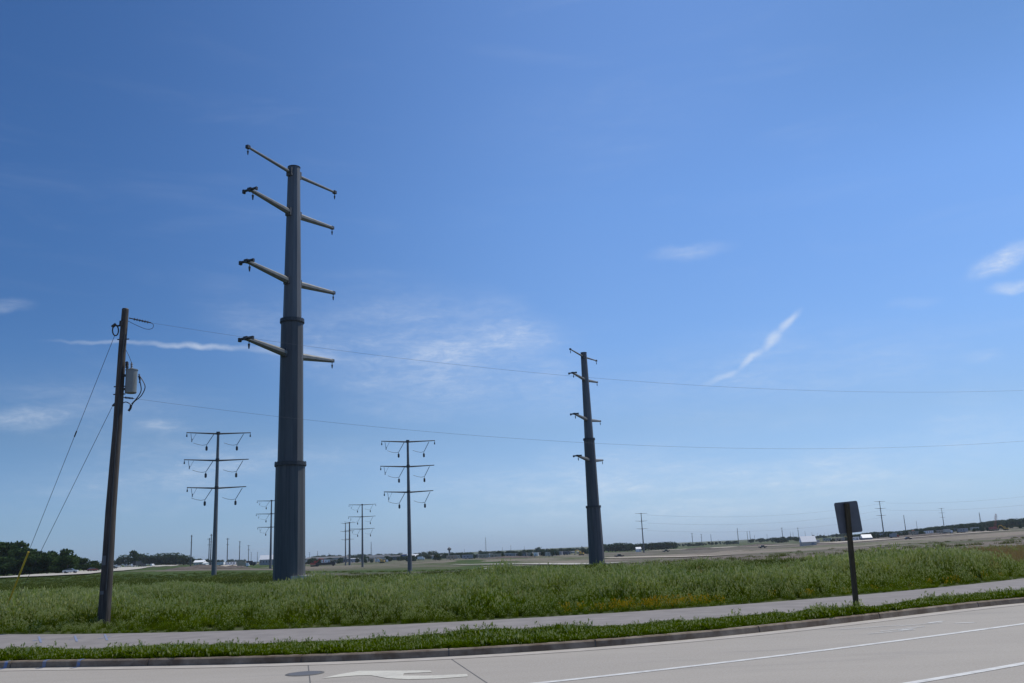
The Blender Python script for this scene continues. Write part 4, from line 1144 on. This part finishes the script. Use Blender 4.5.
shed(193.5, 203, 560.2, 620, 'cream', 'white', 'cream building by the dirt heap left of the left three-arm pole', 'site_building', windows=3, pitch=.3)
shed(202.5, 205.5, 562.3, 600, 'white', 'white', 'little white shed touching the cream building at its right', 'site_building', 'shed', pitch=.2)
shed(305, 347, 556.6, 1300, 'grey_wall', 'roof_dark', 'long low dark roofed building behind the red machine', windows=9, pitch=.3)
shed(365.5, 389.5, 554.9, 1150, 'grey_wall', 'dark_wall', 'long dark roofed hall right of the close pair of slim poles', windows=8, pitch=.42)
shed(350, 358, 558.2, 1000, 'white', 'white', 'small white building between the close pair and the next three-arm pole', 'site_building', windows=2)
shed(404, 418, 554.2, 1300, 'grey_wall', 'white', 'pale arched roof building behind the field three-arm pole', pitch=.5)
shed(391, 400, 555.3, 1250, 'dark_wall', 'roof_dark', 'dark building left of the field three-arm pole', windows=3)
shed(401.5, 406.5, 554, 1250, 'blue', 'roof_dark', 'small dark blue building touching the field three-arm pole', 'site_building', pitch=.1)
shed(430, 444, 555, 1150, 'cream', 'roof_dark', 'cream building under the wide dark skyline tree', windows=4)
shed(451, 459, 554.3, 1300, 'grey_wall', 'roof_dark', 'grey house immediately right of the water tower', 'house', windows=3, pitch=.4)
shed(470, 480, 554.5, 1200, 'tan_wall', 'grey_wall', 'tan low building left of the tall mast', windows=4)
shed(489, 499, 553, 1250, 'dark_wall', 'roof_dark', 'dark building right of the tall mast', windows=3)
shed(501, 512, 553.2, 1200, 'tan_wall', 'roof_dark', 'brown building second right of the tall mast', windows=3)
shed(513, 523, 553.4, 1150, 'white', 'grey_wall', 'pale building below the third skyline tree right of the mast', windows=3)
shed(526, 535, 552, 1200, 'grey_wall', 'roof_dark', 'grey building left of the tallest skyline tree', windows=3)
shed(541, 553, 551, 1200, 'dark_wall', 'white', 'pale roofed dark building right of the tallest skyline tree', windows=4, pitch=.3)
shed(559, 575, 551.5, 1100, 'cream', 'grey_wall', 'long cream building left of the pointed tree', windows=5, pitch=.15)
shed(577, 586, 552.3, 1050, 'tan_wall', 'grey_wall', 'low tan building under the pointed tree', windows=2, pitch=.2)
shed(636, 641, 547, 1000, 'white', 'white', 'tiny white shed at the foot of the far three-arm pole by the woods', 'site_building', 'shed', windows=0, pitch=.4)

# water tower
p = stand(449.5, 1700); H = at_depth(449.5, 547.2, 1700).z-p.z
r = empty('water_tower', p, 0, 'small water tower with a wide flat tank on a single stem, on the skyline', 'water tower')
m = MB(); m.tube([(0, 0, -1), (0, 0, 3), (0, 0, H*.7)], [3.0, 1.6, 1.5], 12); m.build('stem', M['steel_pale'], r)
m = MB(); m.tube([(0, 0, H*.62), (0, 0, H*.74), (0, 0, H*.86), (0, 0, H)], [1.2, 3.6, 3.6, .8], 16); m.build('tank', M['steel'], r, True)

# ------------------------------------------------------------------ vehicles and machines
def wheels(r, xs_, y, rad, wd=.25):
    for x in xs_:
        for s in (-1, 1):
            m = MB(); m.tube([(x, s*y-wd/2, rad), (x, s*y+wd/2, rad)], rad, 12); wv = m.build('wheel', M['tyre'], r)
            m = MB(); m.tube([(x, s*(y+wd/2), rad), (x, s*(y+wd/2+.01), rad)], rad*.55, 10); m.build('rim', M['steel_pale'], wv)
def car(px, Y, rz, col, label, kind='car'):
    p = stand(px, Y); p.z += .36 if px < 160 else .02
    r = empty('parked_car' if kind == 'car' else kind, p, rz, label, 'car' if kind == 'car' else kind.replace('_', ' '))
    if kind == 'car':
        prof = [(-2.2, .35), (2.2, .35), (2.25, .7), (2.1, .85), (1.1, .98), (-1.7, 1.0), (-2.2, .9), (-2.25, .6)]
        cab = [(1.1, .98), (.45, 1.42), (-.9, 1.46), (-1.75, 1.0)]
    elif kind == 'van':
        prof = [(-2.6, .35), (2.5, .35), (2.6, .9), (1.8, 1.2), (1.2, 2.1), (-2.6, 2.15)]; cab = [(1.85, 1.25), (1.3, 2.0), (.5, 2.0), (.5, 1.25)]
    else:
        prof = [(-2.8, .5), (2.7, .5), (2.75, 1.0), (1.2, 1.1), (-2.8, 1.1)]; cab = [(1.3, 1.1), (.7, 1.75), (-.7, 1.75), (-.9, 1.1)]
    w_ = .88
    def ex(pr, y, mat, nm):
        m = MB(); n = len(pr); m.v = [(x, -y, z) for x, z in pr]+[(x, y, z) for x, z in pr]
        m.f = [tuple(range(n)), tuple(range(n, 2*n))[::-1]]+[(i, n+i, n+(i+1) % n, (i+1) % n) for i in range(n)]
        return m.build(nm, mat, r)
    ex(prof, w_, M[col], 'body'); g = ex([(x*.97, z-.005) for x, z in cab], w_-.06 if kind != 'van' else w_+.01, M['window'], 'glasshouse')
    if kind != 'van':
        m = MB(); xs2 = [c[0] for c in cab[1:3]]; m.box(((xs2[0]+xs2[1])/2, 0, cab[1][1]+.01), (abs(xs2[0]-xs2[1]), 1.5, .04)); m.build('roof', M[col], g)
    wheels(r, (-1.4, 1.4), .8, .33)
    for s in (-1, 1):
        m = MB(); m.box((2.23, s*.62, .68), (.06, .3, .14)); m.build('headlight', M['white'], r)
    return r
car(70.5, 300, R_(10), 'silver', 'silver car at the near end of the pale highway left of the wooden pole')
car(92.5, 400, R_(60), 'darkred', 'dark red car on the pale highway just left of the wooden pole')
car(113, 520, R_(60), 'black', 'dark car beside the wooden pole, on its right')
car(118, 600, R_(70), 'silver', 'pale car on the highway first right of the wooden pole')
car(127.5, 640, R_(70), 'silver', 'silver pickup shaped car behind the black truck on the highway')
car(134, 660, R_(80), 'white', 'white van next to the black truck on the highway', 'van')
car(143.5, 760, R_(70), 'black', 'small dark van right of the black truck on the highway', 'van')
car(152.5, 900, R_(80), 'white', 'tiny white van far along the highway', 'van')
car(618.5, 520, R_(10), 'black', 'tiny dark pickup on the tan dirt right of the farther big pole', 'pickup')
car(665.5, 700, R_(5), 'black', 'dark pickup on the dirt flat below the second dark wood', 'pickup')
car(762, 620, R_(5), 'black', 'dark pickup alone on the dirt field left of the white tent', 'pickup')
car(907.5, 600, R_(5), 'black', 'small black car on the dirt bank under the pale slim pole', 'car')
def truck(px, Y, rz, cab, box, label, ln=8.0, hh=2.8, name='box_truck'):
    p = stand(px, Y); p.z += .36 if px < 160 else 0.0
    r = empty(name, p, rz, label, 'truck')
    m = MB(); m.box((-.9, 0, 1.0+hh/2), (ln-2.4, 2.4, hh)); m.build('cargo_box', M[box], r)
    m = MB(); m.v = []; pr = [(ln/2-2.0, .6), (ln/2, .6), (ln/2, 1.5), (ln/2-.35, 2.6), (ln/2-2.0, 2.7)]; n = 5
    m.v = [(x, -1.15, z) for x, z in pr]+[(x, 1.15, z) for x, z in pr]; m.f = [tuple(range(n)), tuple(range(n, 2*n))[::-1]]+[(i, n+i, n+(i+1) % n, (i+1) % n) for i in range(n)]
    c = m.build('cab', M[cab], r); m = MB(); m.box((ln/2-.17, 0, 2.05), (.12, 2.0, .8)); m.build('windscreen', M['window'], c)
    m = MB(); m.box((0, 0, .8), (ln-.4, 1.2, .3)); m.build('chassis', M['black'], r)
    wheels(r, (-ln/2+1.3, ln/2-1.3), 1.0, .5); return r
truck(137.5, 640, R_(75), 'black', 'black', 'black truck on the highway in front of the tallest tree')
truck(250, 700, R_(20), 'black', 'black', 'small black box truck below the third slim distant pole')
truck(243, 620, R_(10), 'white', 'tan_wall', 'tan truck on the pale track left of the small black truck')
truck(325.5, 560, R_(3), 'black', 'black', 'long dark flat trailer rig right of the red machine', 12, 1.2, 'trailer_truck')
truck(384, 900, R_(10), 'white', 'tan_wall', 'white cabbed truck below the end of the long dark roofed hall')
truck(421, 1000, R_(0), 'white', 'white', 'white truck parked right of the field three-arm pole')
truck(535, 1000, R_(0), 'white', 'cream', 'cream truck below the tallest skyline tree')
truck(550.5, 900, R_(0), 'white', 'white', 'bright white truck left of the grey sheds', 6, 2)
truck(894, 800, R_(5), 'red', 'grey_wall', 'red cabbed truck right of the three-arm pole by the sign')
truck(948, 820, R_(5), 'white', 'cream', 'pale truck right of the far power pole at the right')
truck(880, 900, R_(0), 'black', 'grey_wall', 'grey truck left of the three-arm pole foot by the sign')
def excavator(px, Y, rz, col, label, s=1.0):
    p = stand(px, Y); r = empty('excavator', p, rz, label, 'excavator'); r.scale = (s, s, s)
    for q in (-1, 1):
        m = MB(); m.tube([(-2, q*1.2, .5), (2, q*1.2, .5)], .5, 8); m.box((0, q*1.2, .5), (4, .6, .9)); m.build('track', M['tyre'], r)
    m = MB(); m.box((-.4, 0, 1.7), (3.8, 2.6, 1.1), 0, .94); m.build('body', M[col], r)
    m = MB(); m.box((.7, .7, 2.8), (1.4, 1.1, 1.3), 0, .9); c = m.build('cab', M[col], r); m = MB(); m.box((1.42, .7, 2.85), (.06, .9, .9)); m.build('windscreen', M['window'], c)
    m = MB(); m.tube([(1, -.3, 1.8), (3.2, -.3, 4.6), (5.4, -.3, 4.2)], [.3, .32, .22], 6); b = m.build('boom', M[col], r)
    m = MB(); m.tube([(5.4, -.3, 4.3), (6.0, -.3, 1.6)], [.22, .16], 6); m.build('stick', M[col], b)
    m = MB(); m.box((5.8, -.3, 1.2), (1.0, 1.0, .9), 0, .6); m.build('bucket', M['dark_steel'], b); return r
excavator(314, 560, R_(15), 'red', 'red digging machine just right of the tallest pole foot')
excavator(382, 850, R_(170), 'yellow', 'yellow digging machine left of the field three-arm pole')
excavator(581, 800, R_(160), 'yellow', 'yellow digging machine beneath the pointed tree')
excavator(842, 900, R_(20), 'yellow', 'yellow digging machine behind the road sign post')
excavator(917, 900, R_(200), 'red', 'red digging machine between the two far three-arm poles at the right')
excavator(1006, 820, R_(150), 'yellow', 'yellow digging machine right of the crane')
# crane
p = stand(994, 850); r = empty('crawler_crane', p, R_(15), 'red crawler crane with a short lattice boom at the far right', 'crane')
for q in (-1, 1):
    m = MB(); m.box((0, q*2.0, .7), (6.5, 1.0, 1.3), 0, .95); m.build('track', M['tyre'], r)
m = MB(); m.box((-.8, 0, 2.6), (6.5, 3.4, 2.2), 0, .96); m.build('body', M['red'], r)
m = MB(); m.box((2.2, 1.1, 3.4), (1.6, 1.2, 1.8), 0, .92); m.build('cab', M['red'], r)
m = MB(); a, b_ = Vector((1.5, 0, 2)), Vector((5.0, 0, 15.2))
ax = (b_-a).normalized(); sd, up = Vector((0, 1, 0)), ax.cross(Vector((0, 1, 0)))
for s1 in (-1, 1):
    for s2 in (-1, 1): m.tube([a+sd*s1*.3+up*s2*.3, a.lerp(b_, .2)+sd*s1*.7+up*s2*.7, a.lerp(b_, .85)+sd*s1*.7+up*s2*.7, b_+sd*s1*.2+up*s2*.2], .1, 5)
for i in range(10):
    t0, t1 = i/10, (i+1)/10
    for s1 in (-1, 1):
        m.tube([a.lerp(b_, t0)+sd*s1*.6-up*.6, a.lerp(b_, t1)+sd*s1*.6+up*.6], .06, 4); m.tube([a.lerp(b_, t0)+up*s1*.6-sd*.6, a.lerp(b_, t1)+up*s1*.6+sd*.6], .06, 4)
m.build('boom', M['red'], r)
m = MB(); m.tube([b_, b_+Vector((.4, 0, -6))], .06, 4); m.box(b_+Vector((.4, 0, -6.4)), (.5, .4, .9)); m.build('hook_line', M['dark_steel'], r)

# containers and trailers along the far site edge
def trailer(px, Y, rz, col, label, group, ln=10., h=3.2):
    p = stand(px, Y); r = empty('site_trailer', p, rz, label, 'trailer', group)
    m = MB(); m.box((0, 0, .6+h/2), (ln, 2.8, h)); m.build('body', M[col], r)
    m = MB(); m.box((0, 0, .64+h), (ln+.2, 3.0, .12)); m.build('roof', M['white'], r)
    m = MB(); m.box((ln*.3, -1.43, 1.7), (.9, .06, 2.0)); m.build('door', M['grey_wall'], r)
    for q in (-.3, 0): m = MB(); m.box((ln*q, -1.43, 2.2), (.9, .06, .8)); m.build('window', M['window'], r)
    m = MB()
    for q in (-.15, .15): m.tube([(ln*q, -1.2, .4), (ln*q, 1.2, .4)], .4, 10)
    m.build('axle_wheels', M['tyre'], r)
cols = ['tan_wall', 'cream', 'grey_wall', 'dark_wall', 'tan_wall', 'white']
for i in range(16):
    px = 452+i*7.5+random.uniform(-2, 2); trailer(px, 880+random.uniform(-60, 120), R_(random.uniform(-25, 25)), cols[i % 6], 'site trailer in the cluttered row between water tower and farther big pole', 'trailers right of the water tower')
for i in range(9):
    px = 308+i*9+random.uniform(-2, 2); trailer(px, 950+random.uniform(-60, 100), R_(random.uniform(-25, 25)), cols[(i*5+1) % 6], 'site trailer in the row between the tallest pole and the field three-arm pole', 'trailers right of the tallest pole')
for i in range(7):
    px = 214+i*6.2+random.uniform(-1.5, 1.5); trailer(px, 900+random.uniform(-80, 100), R_(random.uniform(-25, 25)), cols[(i*3+2) % 6], 'site trailer in the row between the left three-arm pole and the tallest pole', 'trailers left of the tallest pole', 8, 2.4)
for i in range(14):
    px = 818+i*12+random.uniform(-4, 4); trailer(px, 880+random.uniform(-80, 150), R_(random.uniform(-35, 35)), cols[(i*5+2) % 6], 'site trailer on the bright dirt under the far hill at the right', 'trailers under the right hill', 9, 2.8)

# dirt heaps
def heap(px, Y, L, W_, H, label, seed, mat='spoil'):
    p = stand(px, Y); rr = random.Random(seed); n, k = 28, 8; m = MB()
    for j in range(k+1):
        t = j/k
        for i in range(n):
            a = i*math.tau/n; q = (1-t**1.5)*(1+.18*mnoise.noise(Vector((math.cos(a)*2+seed, math.sin(a)*2, t*2))))
            m.v.append((L/2*q*math.cos(a), W_/2*q*math.sin(a), H*t*(1+.2*mnoise.noise(Vector((math.cos(a)*1.5, math.sin(a)*1.5+seed, 1))))-.4*(1-t)))
    for j in range(k):
        for i in range(n): m.f.append((j*n+i, j*n+(i+1) % n, (j+1)*n+(i+1) % n, (j+1)*n+i))
    m.f.append(tuple(k*n+i for i in range(n)))
    o = m.build('dirt_heap', M[mat], None, True); o.location = p; tag(o, label, 'dirt heap')
heap(200, 420, 34, 10, 1.9, 'long dark dirt heap at the foot of the left three-arm pole', 1)
heap(181, 400, 20, 9, 1.2, 'low dark dirt heap left of the long one by the left three-arm pole', 5)
heap(232, 560, 26, 8, 1.6, 'dark dirt heap right of the left three-arm pole', 2)
heap(700, 900, 50, 12, 2.4, 'dark dirt heap under the row of distant poles right of the woods', 3)
heap(757, 1000, 60, 12, 2.4, 'long dirt heap left of the white tent', 4)
heap(505, 700, 60, 10, 1.6, 'low dirt heap in front of the trailers right of the mast', 6)
heap(930, 760, 60, 10, 2.0, 'low dirt heap under the far hill at the right', 7)

# pale stones / concrete rings in the meadow edge
def ground_y(px, py):
    lo, hi = 60., 3000.
    for _ in range(40):
        mid = (lo*hi)**.5; p = stand(px, mid); d = p-Vector((0, 0, EYE))
        v = RM.transposed()@d; y = 341.5-F*v.y/-v.z
        if y > py: lo = mid
        else: hi = mid
    return (lo*hi)**.5
m = MB(); m.box((0, 0, .12), (2.6, 1.0, .35), R_(8)); o = m.build('concrete_slab', M['concrete_found']); o.location = (10.6, 158, ter(10.6, 158)+.25)
tag(o, 'white concrete slab lying at the left foot of the farther big pole', 'slab')
for i, px in enumerate((483, 487, 491.5)):
    Y = 130; p = stand(px, Y); m = MB()
    m.tube([(0, 0, -.1), (0, 0, .25), (0, 0, .42)], [.5, .42, .18], 9); o = m.build('pale_stone', M['white']); o.location = p+Vector((0, 0, .25)); o.scale = (1.1, .7, .8)
    tag(o, 'pale stone of the small row in the grass below the light track', 'stone', 'pale stones in the grass')

# tracks and highway, draped on the terrain
def drape(name, pts, wd, mat, dz=.05):
    """pts: (px, depth) centre points; wd metres"""
    P = []
    for (a, b_) in zip(pts[:-1], pts[1:]):
        for k in range(14):
            t = k/14; P.append(Vector((azim(a[0]+(b_[0]-a[0])*t)*math.exp(math.log(a[1])*(1-t)+math.log(b_[1])*t), math.exp(math.log(a[1])*(1-t)+math.log(b_[1])*t), 0)))
    m = MB(); n = len(P); K = 6
    for i, p in enumerate(P):
        t = (P[min(i+1, n-1)]-P[max(i-1, 0)]).normalized(); s = Vector((-t.y, t.x, 0))
        for k in range(K):
            q = p+s*wd*(k/(K-1)-.5); m.v.append((q.x, q.y, ter(q.x, q.y)+dz))
    m.f = [(i*K+k, i*K+k+1, (i+1)*K+k+1, (i+1)*K+k) for i in range(n-1) for k in range(K-1)]
    return struct(m.build(name, mat))
M['track'] = simple('pale_gravel_track', (.34, .32, .28), .95, scale=.3, col2=(.44, .42, .38), coord='Object')
M['hwy'] = simple('pale_highway_concrete', (.34, .32, .275), .9, scale=.2, col2=(.42, .395, .345), coord='Object')
M['dirtroad'] = simple('dirt_track', (.33, .285, .23), .95, scale=.3, col2=(.43, .38, .31), coord='Object')
drape('highway', [(-60, 230), (0, 245), (50, 270), (75, 320), (100, 420), (125, 560), (150, 780), (175, 1050)], 22, M['hwy'], .35)
def Yp(px, py): return (px, ground_y(px, py))
drape('gravel_track', [Yp(455, 565.3), Yp(490, 564.6), Yp(530, 564.3), Yp(560, 564.4), Yp(590, 564.6), Yp(612, 564)], 11, M['track'], .3)
drape('dirt_track', [Yp(600, 558.2), Yp(640, 557.6), Yp(690, 556.8), Yp(735, 555)], 14, M['dirtroad'], .3)
drape('dirt_track', [Yp(650, 551), Yp(700, 548.5), Yp(740, 547), Yp(800, 544.6), Yp(864, 541.2), Yp(900, 538.6), Yp(940, 535.6), Yp(975, 533), Yp(1010, 530.5)], 40, M['dirtroad'], .35)
drape('dirt_track', [Yp(228, 567), Yp(240, 564.6), Yp(252, 563.6)], 20, M['dirtroad'], .3)

# ------------------------------------------------------------------ air between here and the far site
m = MB(); m.box((0, 3000, 25), (14000, 14000, 130))
hz = m.build('haze', None); hm = bpy.data.materials.new('thin_haze'); hm.use_nodes = True; nt = hm.node_tree; nt.nodes.clear()
o_ = nt.nodes.new('ShaderNodeOutputMaterial'); v_ = nt.nodes.new('ShaderNodeVolumePrincipled')
v_.inputs['Color'].default_value = (.80, .90, 1.0, 1); v_.inputs['Density'].default_value = HAZE; v_.inputs['Anisotropy'].default_value = .2
nt.links.new(v_.outputs[0], o_.inputs['Volume']); hz.data.materials.append(hm); tag(hz, kind='stuff')
hz.display_type = 'WIRE'

# ------------------------------------------------------------------ labels by place for the look-alikes
ORD = ['first', 'second', 'third', 'fourth', 'fifth', 'sixth', 'seventh', 'eighth', 'ninth', 'tenth', 'eleventh', 'twelfth', 'thirteenth', 'fourteenth', 'fifteenth', 'sixteenth', 'seventeenth', 'eighteenth']
WHERE = {
 'dark green trees in the line at the left edge': 'dark green tree, %s from the left in the tall line at the left edge',
 'low bushy trees before the left tree line': 'low bushy tree, %s from the left in front of the left tree line',
 'small trees left of the wooden pole': 'small tree, %s after the dark rounded one, left of the wooden pole',
 'row of dark trees above the highway': 'dark tree, %s from the left in the row above the highway',
 'trees of the dark wood right of the farther big pole': 'dark tree, %s from the left in the wood beside the farther big pole',
 'trees of the second dark wood': 'dark tree, %s from the left in the wood right of the far three-arm pole',
 'low trees under the distant poles': 'low tree, %s from the left under the distant poles right of the woods',
 'low dark trees left of the white tent': 'low dark tree, %s from the left in the clump left of the white tent',
 'taller trees at the right edge': 'tall far tree, %s from the left on the hill at the right edge',
 'trailers right of the water tower': '%s site trailer, %s from the left, between water tower and farther big pole',
 'trailers right of the tallest pole': '%s site trailer, %s from the left, between the tallest and the open-field pole',
 'trailers left of the tallest pole': '%s site trailer, %s from the left, just left of the tallest pole',
 'trailers under the right hill': '%s site trailer, %s from the left on the dirt under the right hill',
 'pale stones in the grass': 'pale stone, %s from the left in the small row in the grass',
 'row of tiny poles between tent and sign': 'tiny far pole, %s from the left in the row between tent and sign',
}
TONE = {'white_sheet_metal': 'white', 'cream_siding': 'cream', 'grey_siding': 'grey', 'tan_siding': 'tan', 'dark_siding': 'dark'}
for gname, pat in WHERE.items():
    L_ = [o for o in bpy.data.objects if o.parent is None and o.get('group') == gname]
    L_.sort(key=lambda o: o.location.x/max(1, o.location.y))
    for i, o in enumerate(L_):
        if pat.count('%s') == 2:
            b_ = [c for c in bpy.data.objects if c.parent == o and c.name.startswith('body')][0]
            o['label'] = pat % (TONE[b_.data.materials[0].name], ORD[i])
        else: o['label'] = pat % ORD[i]
